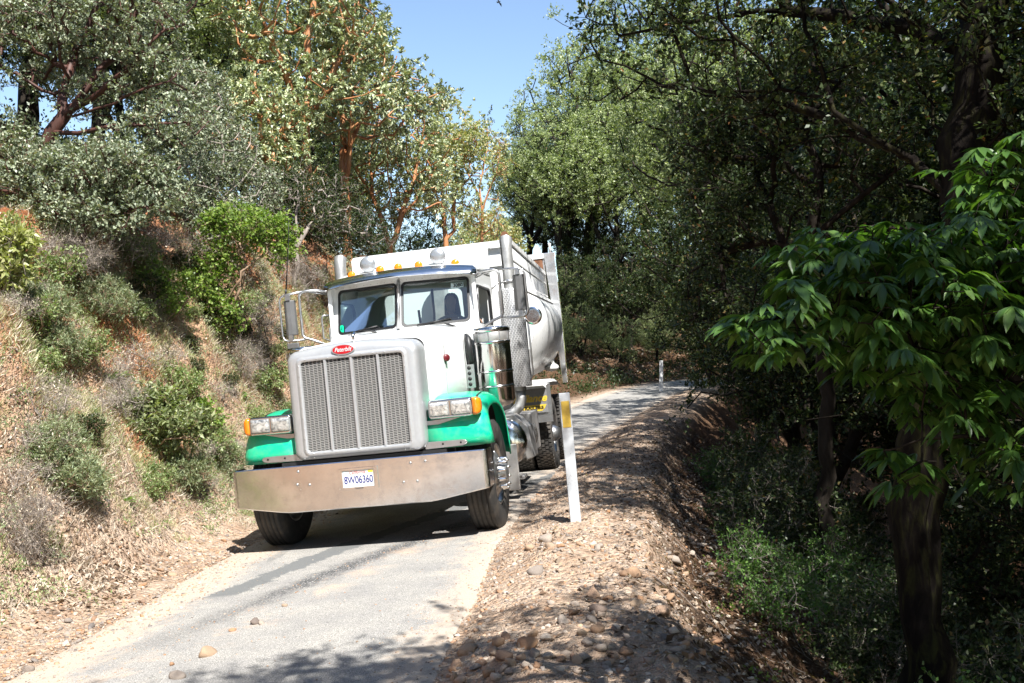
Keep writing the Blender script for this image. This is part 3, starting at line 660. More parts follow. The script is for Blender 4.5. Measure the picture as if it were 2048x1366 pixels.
# side walls / doors
yb_, yf_ = 3.22, 2.12
for s in (1,-1):
    b = MB(); fx = lambda y, z: (s*CWD, y, z)
    out = rrect(2.66,2.40,.53,.34,.05,6,f=fx); inn = rrect(2.60,2.295,.46,.225,.09,6,f=fx)
    b.frame(out, inn, (-s*.045,0,0)); b.box((s*CWD-.02,2.13,1.08),(s*CWD+.02,3.19,2.075)) 
    d = b.build('door', M['white'], TR)
    b = MB(); o_ = rrect(2.60,2.295,.468,.233,.095,6,f=lambda y,z: (s*(CWD+.006),y,z)); i_ = rrect(2.60,2.295,.445,.21,.085,6,f=lambda y,z: (s*(CWD+.006),y,z)); b.frame(o_, i_, (-s*.03,0,0)); b.build('window_seal', M['black'], d)
    b = MB(); b.box((s*(CWD+.018),2.95,1.62),(s*(CWD+.04),3.1,1.66)); b.build('door_handle', M['chrome'], d, bevel=.004)
    if s < 0:
        b = MB(); o_ = rrect(2.60,2.295,.45,.215,.088,6,f=lambda y,z: (s*(CWD-.008),y,z)); b.add(o_, [tuple(range(len(o_)))]); b.build('door_glass', M['glass'], d)
# a pillars, back, roof, floor, firewall
b = MB()
for s in (-1,1):
    b.add([(s*.868,vf(.868,2.04),2.04),(s*.868,vf(.868,2.73),2.73),(s*.868,2.75,2.73),(s*.89,2.14,2.06),(s*.89,2.14,1.08),(s*.868,2.11,1.08),(s*.868,2.14,2.06),(s*.868,2.28,2.73),(s*.868,2.14,2.04)], [(0,1,7,8),(5,0,8,4)])
b.frame(rrect(0,2.1,.87,1.02,.05,6,f=lambda x,z:(x,3.22,z)), rrect(0,2.36,.50,.235,.07,6,f=lambda x,z:(x,3.22,z)), (0,-.04,0))
b.box((-.86,2.1,1.04),(.86,3.2,1.10)); b.box((-.86,2.11,1.05),(.86,2.15,2.05))
cb_ = b.build('cab_shell', M['white'], TR)
b = MB(); rr2 = []
for y, hw, ze, zt in [(2.10,.80,2.70,2.73),(2.14,.84,2.70,2.76),(2.20,.865,2.70,2.78),(2.32,.878,2.70,2.82),(2.48,.88,2.70,2.865),(2.7,.88,2.70,2.91),(3.0,.88,2.70,2.93),(3.17,.875,2.70,2.91),(3.23,.86,2.70,2.88),(3.245,.80,2.72,2.82)]:
    row = []
    for k in range(25):
        a = pi*k/24; cx_ = -cos(a); row.append((math.copysign(abs(cx_)**.62, cx_)*hw, y+(.13*(abs(cx_)) if y < 2.3 else .0)-(.09 if y < 2.15 else .045 if y < 2.3 else 0), ze+(zt-ze)*sin(a)**.62))
    rr2.append(row)
b.loft(rr2, closed=False); b.add(rr2[-1], [tuple(range(25))]); roof = b.build('cab_roof', M['white'], TR, solid=.003)
b = MB(); b.box((-.86,2.22,2.69),(.86,3.2,2.71)); b.build('headliner', M['interior'], cb_)
# visor
b = MB(); st = []
for k in range(-12, 13):
    t = k/12; a = abs(t); x = t*.90
    st.append([(x*.95, 2.03+.13*a, 2.79-.045*a**3), (x, 1.93+.15*a+.02*a**4, 2.735-.045*a**3), (x, 1.86+.165*a+.06*a**6, 2.69-.04*a**2-.02*a**6), (x, 1.862+.165*a+.06*a**6, 2.682-.04*a**2-.02*a**6)])
b.loft(st, closed=False); vis = b.build('sun_visor', M['chrome'], TR, solid=.003)
b = MB(); b.add([p_ for k in range(-12,13) for p_ in [(k/12*.86, vf(abs(k/12*.86),2.64)-.006, 2.638),(k/12*.86, vf(abs(k/12*.86),2.70)-.012, 2.705)]], [(2*i,2*i+2,2*i+3,2*i+1) for i in range(24)]); hd = b.build('header_panel', M['white_old'], TR, solid=.003)
b = MB()
for k in range(-9,10):
    if k: b.sphere((k*.088, vf(abs(k*.088),2.66)-.012, 2.658), .006, 6, 4)
b.build('header_rivet', M['alu'], hd)
# marker lamps, round lamps
for x in (-.62,-.25,-.03,.21,.62):
    yy0 = 2.25+.1*(abs(x)/.62)**2; zz = 2.826-.018*(abs(x)/.62)**2
    b = MB(); b.lathe([(0,-.032),(.025,-.03),(.041,-.019),(.047,-.002),(.048,.01)], (x,yy0-.03,zz), 'y', 20); o = b.build('marker_lamp', M['amber'], TR)
    b = MB(); b.lathe([(.049,.0),(.049,.018),(.02,.12),(0,.15)], (x,yy0-.03,zz), 'y', 20); b.box((x-.02,yy0-.02,zz-.07),(x+.02,yy0+.10,zz-.03)); b.build('lamp_housing', M['white_old'], o)
for x in (-.42,.42):
    b = MB(); b.lathe([(0,-.035),(.04,-.033),(.075,-.02),(.094,.0),(.094,.012),(.085,.03),(.03,.08),(.02,.34),(0,.36)], (x,2.33,2.915), 'y', 28); o = b.build('roof_horn', M['lampgrey'], TR)
    b = MB(); b.cyl((x,2.5,2.82),(x,2.5,2.91),.012,n=8); b.cyl((x+.06,2.36,2.80),(x+.07,2.36,2.91),.006,n=8); b.build('horn_bracket', M['alu'], o)
# stacks
for s in (1,-1):
    b = MB(); cx_ = s*1.08; b.tube([(cx_,3.35,1.25),(cx_,3.35,3.02),(cx_-s*.0,3.37,3.11),(cx_,3.40,3.16)], [.075,.075,.078,.08], 24, False); b.tube([(cx_,3.35,1.26),(cx_,3.35,1.15),(cx_-s*.03,3.33,1.06),(cx_-s*.12,3.3,.98),(cx_-s*.3,3.25,.94)], .066, 18); b.build('exhaust_stack', M['exhaust'], TR)
    b = MB(); b.lathe([(.150,1.30),(.156,1.31),(.156,2.50),(.14,2.53),(.10,2.535)], (cx_,3.35,0), 'z', 40); b.build('heat_shield', M['guard'], TR)
    b = MB(); b.tube([(cx_+s*.15,3.30,2.3),(cx_+s*.19,3.28,2.28),(cx_+s*.19,3.28,1.45),(cx_+s*.15,3.30,1.38)], .013, 8); b.tube([(s*.86,3.15,2.52),(s*.95,3.2,2.60),(cx_,3.3,2.62)], .012, 8)
    b.lathe([(.078,2.60),(.084,2.60),(.084,2.64),(.078,2.64)], (cx_,3.35,0), 'z', 24); b.build('stack_bracket', M['alu'], TR)
    # air cleaner
    ax, ay = s*1.06, 1.72
    b = MB(); b.lathe([(0,1.12),(.10,1.14),(.17,1.18),(.192,1.22),(.192,1.84)], (ax,ay,0), 'z', 44); b.lathe([(.196,1.95),(.200,1.955),(.200,1.985),(.19,2.0),(.1,2.01),(0,2.012)], (ax,ay,0), 'z', 44)
    for z in (1.36,1.52,1.835): b.lathe([(.193,z-.014),(.197,z-.012),(.197,z+.012),(.193,z+.014)], (ax,ay,0), 'z', 44)
    ac = b.build('air_cleaner', M['chrome'], TR)
    b = MB(); b.lathe([(.190,1.84),(.193,1.845),(.193,1.95),(.190,1.955)], (ax,ay,0), 'z', 44); b.build('intake_screen', M['alu_d'], ac)
    b = MB()
    for k in range(5): a = radians(200+35*k); b.box((ax+.196*cos(a)-.004,ay+.196*sin(a)-.004,1.86),(ax+.196*cos(a)+.004,ay+.196*sin(a)+.004,1.95))
    b.build('intake_rib', M['alu'], ac)
    b = MB(); b.tube([(s*.80,1.62,1.93),(s*.83,1.55,1.90),(s*.84,1.53,1.78),(s*.84,1.56,1.66),(s*.80,1.62,1.60)], .035, 12); b.build('breather_hose', M['black'], TR)
    b = MB(); px_ = s*.82
    b.frame(rrect(px_,1.50,.055,.125,.005,2,f=lambda x,z:(x,1.50,z)), rrect(px_,1.50,.001,.001,.0005,2,f=lambda x,z:(x,1.50,z)), (0,.006,0)); o = b.build('vent_plate', M['alu'], TR)
    b = MB()
    for k in range(4): b.lathe([(0,-.002),(.021,-.002),(.021,.002)], (px_,1.499,1.415+k*.058), 'y', 14)
    b.build('vent_hole', M['dark'], o)
# mirrors
for s in (1,-1):
    b = MB(); r = .016; Y = 2.0; ox = 1.45 if s > 0 else 1.405
    b.tube([(s*.86,2.16,2.62),(s*.95,2.05,2.65),(s*1.08,Y,2.655),(s*1.14,Y,2.64),(s*1.165,Y,2.60),(s*1.165,Y,2.16),(s*1.14,Y,2.12),(s*1.05,Y,2.09),(s*.93,2.04,2.03),(s*.87,2.14,1.93)], r, 8)
    b.tube([(s*1.12,Y,2.652),(s*(ox-.075),Y,2.635),(s*(ox-.02),Y,2.615),(s*ox,Y,2.57),(s*ox,Y,2.17),(s*(ox-.02),Y,2.12),(s*(ox-.065),Y,2.10),(s*1.14,Y,2.105)], .013, 8)
    b.tube([(s*.88,2.14,2.60),(s*1.0,2.05,2.63),(s*1.15,Y,2.65)], .008, 8)
    mb = b.build('mirror_bracket', M['alu'], TR)
    b = MB(); x0, x1 = (1.235, 1.375) if s < 0 else (1.30, 1.445)
    sec = [(x0,2.07),(x0+.01,2.03),(x0+.045,2.0),(x1-.045,1.995),(x1-.01,2.02),(x1,2.07)]
    b.prism([(s*x, y, 2.17) for x, y in sec], (0,0,.40)); mh = b.build('mirror_head', M['mirrorback'], TR, bevel=.008)
    b = MB(); b.box((s*(x0+x1)/2-.06,2.071,2.185),(s*(x0+x1)/2+.06,2.075,2.555)); b.build('mirror_glass', M['chrome'], mh)
    b = MB(); b.box((s*(x0+.045),1.985,2.10),(s*(x0+.095),2.03,2.17)); b.box((s*(x0+.045),1.985,2.57),(s*(x0+.095),2.03,2.64)); b.build('mirror_clamp', M['alu'], mh)
    b = MB()
    if s > 0: b.lathe([(0,.05),(.05,.045),(.09,.02),(.101,0),(.098,-.008),(.07,-.006),(0,-.012)], (1.495,2.02,2.095), 'y', 32); b.build('convex_mirror', M['chrome'], TR)
    else:
        b.box((-1.36,1.99,1.90),(-1.22,2.03,2.08)); b.build('convex_mirror', M['mirrorback'], TR, bevel=.01)
b = MB(); b.tube([(-.88,2.14,2.36),(-.94,2.1,2.36),(-.955,2.1,2.33),(-.955,2.1,2.10),(-.88,2.14,2.06)], .011, 8); b.tube([(.88,3.19,1.3),(.93,3.19,1.32),(.93,3.19,2.0),(.88,3.19,2.02)], .012, 8); b.build('grab_handle', M['alu'], TR)
# antennas
b = MB(); b.tube([(-1.33,2.0,2.63),(-1.31,2.0,2.7)], .012, 8); b.tube([(-1.31,2.0,2.7),(-1.22,2.0,3.3),(-1.20,2.0,3.5)], [.008,.004,.002], 6); b.build('antenna', M['black'], TR)
b = MB(); b.tube([(1.22,2.0,2.63),(1.22,2.0,2.75),(1.22,2.0,3.05),(1.20,2.02,3.6)], [.010,.008,.003,.002], 6); b.build('antenna', M['black'], TR)
# wipers
for s, xa in ((1,.62),(-1,-.22)):
    b = MB(); x1 = xa; x2 = xa-.42
    g = lambda x, z, d: (x, vf(abs(x), z)-d, z)
    b.tube([(x1,1.93+.2*abs(x1),2.065),g(x1-.14,2.125,.03),g(x1-.28,2.145,.035)], [.012,.010,.006], 6); b.tube([g(x2,2.125,.018),g(x1-.05,2.165,.018)], .009, 6); b.build('wiper', M['black'], TR)
# stickers
g = lambda x, z, d: (x, vf(abs(x), z)-d, z)
b = MB(); b.add([g(.575,2.512,.006),g(.715,2.512,.006),g(.715,2.568,.006),g(.575,2.568,.006)], [(0,1,2,3)]); sk = b.build('windshield_sticker', M['paleblue'], TR)
yaw = Matrix.Rotation(math.atan(.225/.775), 4, 'Z') @ Matrix.Rotation(pi/2, 4, 'X')
text('sticker_number', '3080', .055, M['ink'], sk, g(.655,2.54,.014), 1.0, 0, .001, rot=yaw)
b = MB(); b.add([g(-.758,2.145,.006),g(-.705,2.145,.006),g(-.705,2.21,.006),g(-.718,2.228,.006),g(-.745,2.228,.006),g(-.758,2.21,.006)], [(0,1,2,3,4,5)]); sk = b.build('windshield_tag', M['tagg'], TR)
text('tag_number', '5', .04, M['ink'], sk, g(-.731,2.192,.018), 1, 0, 0, rot=Matrix.Rotation(-math.atan(.225/.775), 4, 'Z') @ Matrix.Rotation(pi/2, 4, 'X'))
# interior
b = MB(); b.loft([[(x, 2.16+.0*abs(x), 2.06) for x in np.linspace(-.82,.82,9)], [(x, 2.35, 2.13+.03*math.exp(-((x-.42)/.25)**2)) for x in np.linspace(-.82,.82,9)], [(x, 2.48, 2.13+.05*math.exp(-((x-.42)/.25)**2)) for x in np.linspace(-.82,.82,9)], [(x, 2.52, 2.0) for x in np.linspace(-.82,.82,9)], [(x, 2.5, 1.6) for x in np.linspace(-.82,.82,9)]], closed=False); b.build('dashboard', M['dash'], TR)
b = MB(); th = [(.42+.22*cos(2*pi*k/32), 2.66+.11*sin(2*pi*k/32)*1.0, 2.07+.17*sin(2*pi*k/32)) for k in range(33)]; b.tube(th, .017, 10, caps=False); b.tube([(.42,2.66,2.07),(.42,2.5,1.9)], .03, 10); b.tube([(.21,2.66,2.07),(.63,2.66,2.07)], .014, 8); b.build('steering_wheel', M['grey'], TR)
for sx in (.42,-.45):
    b = MB(); b.box((sx-.25,2.72,1.45),(sx+.25,3.16,1.60)); b.box((sx-.24,3.02,1.58),(sx+.24,3.16,2.22)); b.build('seat', M['interior'], TR, bevel=.04)
b = MB(); b.tube([(-.02,2.98,2.36),(.0,2.94,2.1),(.1,2.9,1.98),(.16,2.95,2.1),(.17,2.98,2.3),(.17,2.98,2.6)], .016, 8); b.build('air_hose', M['black'], TR)
# --- dump box
b = MB(); Y0, Y1 = 4.5, 8.42
def side(s, y, zt): return [(s*.985,y,zt),(s*.985,y,zt-.05),(s*.995,y,2.68),(s*1.055,y,2.64),(s*1.055,y,2.60)]+[(s*x, y, z) for x, z in ((1.10,2.54),(1.15,2.46),(1.19,2.35),(1.205,2.22),(1.20,2.08),(1.165,1.93),(1.11,1.79),(1.03,1.66),(.92,1.54),(.78,1.44),(.6,1.37),(.4,1.32),(.2,1.295),(0,1.285))]
hs = [side(1,y,zt) for y, zt in ((Y0,3.27),(6.5,3.22),(Y1,3.15))]
for s in (1,-1): b.loft([side(s,y,zt) for y, zt in ((Y0,3.27),(6.5,3.22),(Y1,3.15))], closed=False)
tub = b.build('dump_tub', M['tub'], TR, solid=.006)
b = MB()
for s in (1,-1):
    b.prism([(s*1.0,Y0,2.665),(s*1.07,Y0,2.65),(s*1.085,Y0,2.60),(s*1.0,Y0,2.60)], (0,Y1-Y0,0)); b.prism([(s*.98,Y0,3.28),(s*1.005,Y0,3.28),(s*1.005,Y0,3.22),(s*.98,Y0,3.22)], (0,Y1-Y0,-.12)); b.prism([(s*.99,Y0,3.02),(s*1.0,Y0,3.02),(s*1.0,Y0,3.0),(s*.99,Y0,3.0)], (0,Y1-Y0,-.06))
b.build('box_rail', M['white_old'], tub)
b = MB()
for k in range(22):
    for s in (1,-1): b.sphere((s*1.0,Y0+.3+k*.17,2.72), .012, 6, 4)
b.build('rail_bolt', M['white_old'], tub)
sd = side(1,Y0,3.27); prof_ = [(x,z) for x,y,z in sd]; P_ = [(x,Y0-.004,z) for x,z in prof_]+[(-x,Y0-.004,z) for x,z in reversed(prof_[:-1])]
b = MB(); b.prism(P_, (0,-.03,0)); b.box((-1.0,Y0-.09,3.19),(1.0,Y0-.035,3.285)); b.box((-.99,Y0-.07,2.94),(.99,Y0-.035,2.98)); b.box((-.06,Y0-.1,1.9),(.06,Y0-.036,2.94))
for z in (3.2,): b.sphere((-.7,Y0-.1,z),.012,6,4); b.sphere((.7,Y0-.1,z),.012,6,4)
bh = b.build('front_bulkhead', M['white'], TR)
b = MB(); b.lathe([(0,-.02),(.05,-.02),(.06,0)], (.36,Y0-.05,2.5), 'y', 20); b.build('load_gauge', M['lampgrey'], bh)
b = MB(); b.box((-.09,4.05,1.0),(.09,4.35,2.9)); b.cyl((0,4.2,1.0),(0,4.2,2.95),.11); b.build('hoist_cylinder', M['alu_d'], TR)
for s in (1,-1):
    b = MB(); b.prism([(s*1.0,Y1,3.49),(s*1.19,Y1-.02,3.49),(s*1.21,Y1-.02,2.4),(s*1.19,Y1-.02,1.2),(s*1.11,Y1,1.2),(s*1.06,Y1,2.4)], (0,.14,0)); b.build('rear_post', M['galv'], TR, bevel=.008)
b = MB(); b.box((-1.0,Y1+.02,1.45),(1.0,Y1+.07,3.44)); b.build('tailgate', M['alu_d'], TR); b = MB(); b.box((-.97,Y1+.005,2.4),(.97,Y1+.018,3.40)); b.build('tailgate_lining', M['rust'], TR)
b = MB(); b.box((-1.0,Y1-.01,3.40),(1.0,Y1+.12,3.49)); b.build('tailgate_beam', M['white_old'], TR)
b = MB(); b.cyl((1.12,Y1+.05,3.49),(1.12,Y1+.05,3.66),.02,n=8); b.build('beam_pin', M['white_old'], TR)
b = MB(); b.tube([(1.02,Y1-.2,2.62),(1.1,Y1-.1,2.45),(1.13,Y1-.06,2.3),(1.1,Y1-.1,2.2)], .03, 8); b.tube([(.9,8.0,1.9),(1.0,8.15,1.55),(1.05,8.3,1.5)], .03, 8); b.sphere((.98,8.1,1.48), .09, 16, 8, (1.4,1,.7)); b.build('gate_latch', M['white_old'], TR)
b = MB(); b.cyl((.93,4.42,3.34),(.93,4.36,3.34),.05,n=14); b.box((.90,4.38,3.22),(.96,4.42,3.34)); b.build('tarp_roller', M['rust'], TR)
# ------------------------------------------------------------------ plants : skeleton growth + leaves
LM = {}
LM['madrone'] = leafmat('madrone_leaves', [(0,(.16,.20,.11)),(.35,(.30,.35,.19)),(.75,(.48,.52,.31)),(.93,(.62,.62,.38)),(1,(.50,.32,.14))], .34, .12, .5)
LM['madrone_y'] = leafmat('yellowing_madrone_leaves', [(0,(.20,.24,.10)),(.4,(.36,.39,.18)),(.8,(.50,.48,.24)),(1,(.48,.34,.15))], .38, .25, .6)
LM['manz'] = leafmat('grey_green_small_leaves', [(0,(.12,.15,.10)),(.4,(.22,.26,.17)),(.85,(.35,.39,.26)),(1,(.46,.44,.31))], .5, .15)
LM['oak'] = leafmat('shade_darkened_oak_leaves', [(0,(.018,.031,.012)),(.45,(.036,.058,.02)),(.85,(.072,.10,.035)),(.97,(.17,.18,.07)),(1,(.26,.12,.05))], .45, .25, .3)  # leaf colour darkened so the right-hand wood looks shaded
LM['bay'] = leafmat('sun_brightened_bay_leaves', [(0,(.13,.16,.075)),(.5,(.24,.285,.135)),(.85,(.37,.41,.21)),(1,(.48,.50,.28))], .42, .3, .4)  # leaf colour brightened so the crowns beyond the bend look sunlit
LM['bright'] = leafmat('bright_green_leaves', [(0,(.10,.18,.03)),(.5,(.19,.29,.055)),(1,(.34,.42,.11))], .45, .35)
LM['buck'] = leafmat('buckeye_leaves', [(0,(.045,.10,.02)),(.6,(.08,.17,.035)),(1,(.16,.27,.06))], .36, .35)
LM['sage'] = leafmat('feathery_leaves', [(0,(.15,.20,.11)),(.5,(.24,.29,.16)),(1,(.38,.40,.24))], .6, .2)
LM['grass'] = leafmat('grass_blades', [(0,(.17,.22,.08)),(.35,(.31,.34,.15)),(.6,(.50,.46,.29)),(1,(.66,.58,.42))], .6, .3)
LM['dry'] = leafmat('dry_leaves', [(0,(.26,.19,.14)),(.5,(.50,.42,.33)),(1,(.70,.62,.50))], .7, .1)
LM['weed'] = leafmat('weed_leaves', [(0,(.10,.16,.05)),(.5,(.22,.29,.11)),(1,(.38,.42,.20))], .5, .3)
LM['pale'] = leafmat('pale_yellow_green_leaves', [(0,(.22,.27,.08)),(.5,(.36,.38,.15)),(1,(.50,.48,.26))], .45, .3)
LM['fir'] = leafmat('conifer_needles', [(0,(.04,.075,.025)),(1,(.10,.15,.045))], .5, .15)
LM['lichen'] = leafmat('pale_lichen', [(0,(.20,.21,.16)),(1,(.36,.36,.29))], .9, .2)
BM = {}
BM['madrone'] = barkmat('madrone_bark', (.20,.06,.025), (.46,.20,.085), 5, .5, .3, (.56,.33,.17))
BM['manz'] = barkmat('dark_red_bark', (.04,.016,.012), (.11,.045,.032), 7, .6, .3)
BM['oak'] = barkmat('oak_bark', (.014,.011,.009), (.05,.041,.033), 9, .9, .9)
BM['moss'] = barkmat('mossy_bark', (.004,.0035,.003), (.014,.011,.009), 14, .95, 1, (.04,.04,.014))
BM['grey'] = barkmat('grey_twigs', (.18,.15,.13), (.44,.38,.33), 12, .85, .3)
BM['tan'] = barkmat('tan_stems', (.20,.13,.08), (.36,.25,.17), 10, .8, .3)
def unit(v): return v/np.maximum(1e-9, np.linalg.norm(v, axis=-1, keepdims=True))
def leaf_mesh(name, P, D, Nn, L, W, rng, hexa=False, fold=.12):
    """P base points, D direction, Nn normal. one bent blade each"""
    n_ = len(P); B = unit(np.cross(D, Nn)); Nn = np.cross(B, D); L = np.broadcast_to(L, (n_,))[:, None]; W = np.broadcast_to(W, (n_,))[:, None]
    if not hexa:
        V = np.stack([P, P+D*L*.5+B*W*.5+Nn*L*fold, P+D*L, P+D*L*.45-B*W*.5+Nn*L*fold*.6], 1).reshape(-1, 3); k = 4
    else:
        V = np.stack([P, P+D*L*.28+B*W*.36+Nn*L*fold*.8, P+D*L*.62+B*W*.5+Nn*L*fold, P+D*L-Nn*L*fold, P+D*L*.62-B*W*.5+Nn*L*fold, P+D*L*.28-B*W*.36+Nn*L*fold*.8], 1).reshape(-1, 3); k = 6
    return npmesh(name, V, np.arange(n_*k).reshape(-1, k), rnd=rng.rand(n_))
def tubes_mesh(name, polys, n=6):
    VV = []; FF = []; b = 0; ang = 2*np.pi*np.arange(n)/n; ca, sa = np.cos(ang), np.sin(ang)
    for P, r, kk in polys:
        P = np.asarray(P, float); r = np.asarray(r, float); T = unit(np.gradient(P, axis=0)); m_ = len(P)
        up = np.array([0,0,1.]) if abs(T[0,2]) < .9 else np.array([1.,0,0]); R_ = np.empty((m_, 2, 3))
        for i in range(m_):
            a = np.cross(T[i], up); a /= max(1e-9, np.linalg.norm(a)); up = np.cross(a, T[i]); R_[i,0] = a; R_[i,1] = up
        if kk < n: q = 2*np.pi*np.arange(kk)/kk; c_, s_2 = np.cos(q), np.sin(q)
        else: kk = n; c_, s_2 = ca, sa
        lump = (1+.22*(vn(np.arange(m_)[:, None]*.55+r[0]*91, np.cos(np.arange(kk)*2*np.pi/kk)[None]*1.6+np.sin(np.arange(kk)*2*np.pi/kk)[None]*1.1+7)-.5)*2)[:, :, None] if r[0] > .045 else 1
        V = P[:, None]+lump*r[:, None, None]*(R_[:, None, 0]*c_[None, :, None]+R_[:, None, 1]*s_2[None, :, None]); VV.append(V.reshape(-1, 3))
        i = (np.arange((m_-1)*kk)).reshape(m_-1, kk); F = np.stack([i, np.roll(i, -1, 1), np.roll(i, -1, 1)+kk, i+kk], -1).reshape(-1, 4)+b; FF.append(F); b += m_*kk
    return npmesh(name, np.concatenate(VV), np.concatenate(FF), smooth=True)
def grow(rng, trunks, centers, r0, rt, step=.4, wander=.12, bow=.12, n=8, rexp=None):
    """trunks: list of polylines (first starts at the ground); centers: leaf cluster centres. returns branch polylines"""
    pos = []; par = []; dist = []; flare = r0 > .08
    for ti, tk in enumerate(trunks):
        tk = np.array(tk, float); seg = np.linalg.norm(np.diff(tk, axis=0), axis=1); cum = np.concatenate([[0], np.cumsum(seg)]); m_ = max(2, int(cum[-1]/step)+1)
        q = np.linspace(0, cum[-1], m_); P = np.stack([np.interp(q, cum, tk[:, a]) for a in range(3)], 1)
        if m_ > 3:
            wv = rng.randn(m_, 3)*wander*.16; wv[0] = 0; P = P+wv*np.array([1,1,.3])
        prev = -1
        if ti > 0 and len(pos): 
            d = np.linalg.norm(np.array(pos)-P[0], axis=1); prev = int(d.argmin())
            if ti > 0 and d.min() > step*2.5: prev = -1
        for i, p_ in enumerate(P):
            if i == 0 and prev >= 0: continue
            pos.append(p_); par.append(prev); dist.append(0 if prev < 0 else dist[prev]+step); prev = len(pos)-1
    C = np.array(centers, float); base = np.array(pos); dmin = np.array([np.linalg.norm(base-c, axis=1).min() for c in C]) if len(C) else []
    A = np.empty((len(pos)+len(C)*14, 3)); A[:len(pos)] = base; DD = np.empty(len(A)); DD[:len(pos)] = dist; cnt = len(pos)
    tips = []
    zb = base[0, 2]
    for ci in np.argsort(dmin):
        c = C[ci]; d = np.linalg.norm(A[:cnt]-c, axis=1); cost = d+.22*DD[:cnt]+.5*np.maximum(0, A[:cnt, 2]-c[2])
        cost[:1] += 3*step
        j = int(cost.argmin()); a = A[j]; L = d[j]; m_ = int(min(12, max(1, ceil(L/step))))
        if cnt+m_ >= len(A): break
        off = rng.randn(3)*wander*L*.5
        for i in range(1, m_+1):
            t = i/m_; p_ = a*(1-t)+c*t+np.array([0,0,-bow*L])*sin(pi*t)+off*sin(pi*t)+(rng.randn(3)*wander*.25*step if i < m_ else 0)
            A[cnt] = p_; par.append(j if i == 1 else cnt-1); DD[cnt] = DD[par[-1]]+L/m_; cnt += 1
        tips.append(cnt-1)
    A = A[:cnt]; w = np.zeros(cnt); w[tips] = 1; ch = [[] for _ in range(cnt)]
    for i in range(cnt-1, -1, -1):
        if w[i] == 0: w[i] = .6
        if par[i] >= 0: w[par[i]] += w[i]; ch[par[i]].append(i)
    ex = rexp or max(.3, math.log(r0/rt)/math.log(max(2, w.max()))); R_ = rt*w**ex
    polys = []; stack = [i for i in range(cnt) if par[i] < 0]
    starts = [(i, None) for i in stack]
    while starts:
        i, p0 = starts.pop(); L = [i]
        while ch[L[-1]]:
            cs = sorted(ch[L[-1]], key=lambda k: -w[k]); 
            for k in cs[1:]: starts.append((k, L[-1]))
            L.append(cs[0])
        P = A[L]; r = R_[L].copy()
        if p0 is not None: P = np.concatenate([[A[p0]], P]); r = np.concatenate([[min(R_[p0], r[0]*1.15)], r])
        if flare and i == 0 and len(r) > 3: r[0] *= 1.75; r[1] *= 1.3; r[2] *= 1.1
        if len(P) >= 2: polys.append((P, r, n if r[0] > .03 else (5 if r[0] > .012 else 3)))
    return polys, A, tips
def lobes_pts(rng, lobes, n, shell=.55):
    vol = np.array([l[3]*l[4]*l[5] for l in lobes])**.8; vol /= vol.sum(); out = []
    for l, v in zip(lobes, vol):
        k = max(2, int(round(n*v))); d = unit(rng.randn(k, 3)); r = rng.uniform(shell**3, 1, k)**(1/3)*np.where(rng.rand(k) < .13, rng.uniform(1.05, 1.4, k), 1)
        out.append(np.array(l[:3])+d*r[:, None]*np.array(l[3:6]))
    return np.concatenate(out)
def twig_leaves(rng, C, cr, per, L, W, ntw=6, up=.25, droop=.0, outdir=None, jit=.6, tw_r=.004, rosette=False):
    """leaves set along short twigs radiating from the cluster centres"""
    n_ = len(C); D = unit(rng.randn(n_, ntw, 3)+np.array([0,0,up]))
    if outdir is not None: D = unit(D+outdir[:, None]*.7)
    ln = cr*rng.uniform(.55, 1.15, (n_, ntw, 1)); E_ = C[:, None]+D*ln
    k = max(1, per//ntw); t = rng.uniform(.25, 1, (n_, ntw, k, 1))
    if rosette: t = .8+.2*t
    P = C[:, None, None]+(D*ln)[:, :, None]*t+rng.randn(n_, ntw, k, 3)*cr*.06
    ld = unit(D[:, :, None]*.7+rng.randn(n_, ntw, k, 3)*jit+np.array([0,0,-droop])); nn = unit(rng.randn(n_, ntw, k, 3)*.75+np.array([0,0,1.])+0*ld)
    sc = rng.uniform(.65, 1.2, (n_*ntw*k,)); tw = [(np.stack([C[i], E_[i,j]]), np.array([tw_r, tw_r*.5]), 3) for i in range(n_) for j in range(ntw)]
    return P.reshape(-1,3), ld.reshape(-1,3), nn.reshape(-1,3), L*sc, W*sc, tw
def tree(name, label, cat, seed, trunks, lobes, ncl, per, leaf, bark, L, W, cr, r0, rt=.012, group=None, step=.45, wander=.13, bow=.12, ntw=6, droop=0, up=.25, shell=.5, twigs=False, rosette=False, parts=('trunk','crown'), extra=None, n=8, hexa=False, jit=.6, prune=None):
    rng = np.random.RandomState(seed); C = lobes_pts(rng, lobes, ncl, shell)
    if prune is not None: C = C[prune(C)]
    base = np.array(trunks[0][0], float); root = empty(name, base); tag(root, label, cat, group)
    polys, A, tips = grow(rng, [np.array(t)-base for t in trunks], C-base, r0, rt, step, wander, bow, n)
    P, D, Nn, LL, WW, tw = twig_leaves(rng, C-base, cr, per, L, W, ntw, up, droop, jit=jit, rosette=rosette, tw_r=rt*.45)
    mkobj(parts[0], tubes_mesh(parts[0], polys+(tw if twigs else [])), bark, root)
    mkobj(parts[1], leaf_mesh(parts[1], P, D, Nn, LL, WW, rng, hexa=hexa), leaf, root)
    return root
def px_lobes(L_): # (px,py,rx,ry,D,[depth radius])
    out = []
    for l in L_:
        c = wp(l[0], l[1], l[4]); k = l[4]/FPX; out.append((c.x, c.y, c.z, l[2]*k, l[5] if len(l) > 5 else l[2]*k, l[3]*k))
    return out
def px_path(P): return [tuple(wp(*p)) for p in P]
def rooted(P, sink=.15):
    """put the foot of a trunk on the ground beneath its first point"""
    p = P[0]; return [(p[0], p[1], Hs(p[0], p[1])-sink)]+list(P[1:])
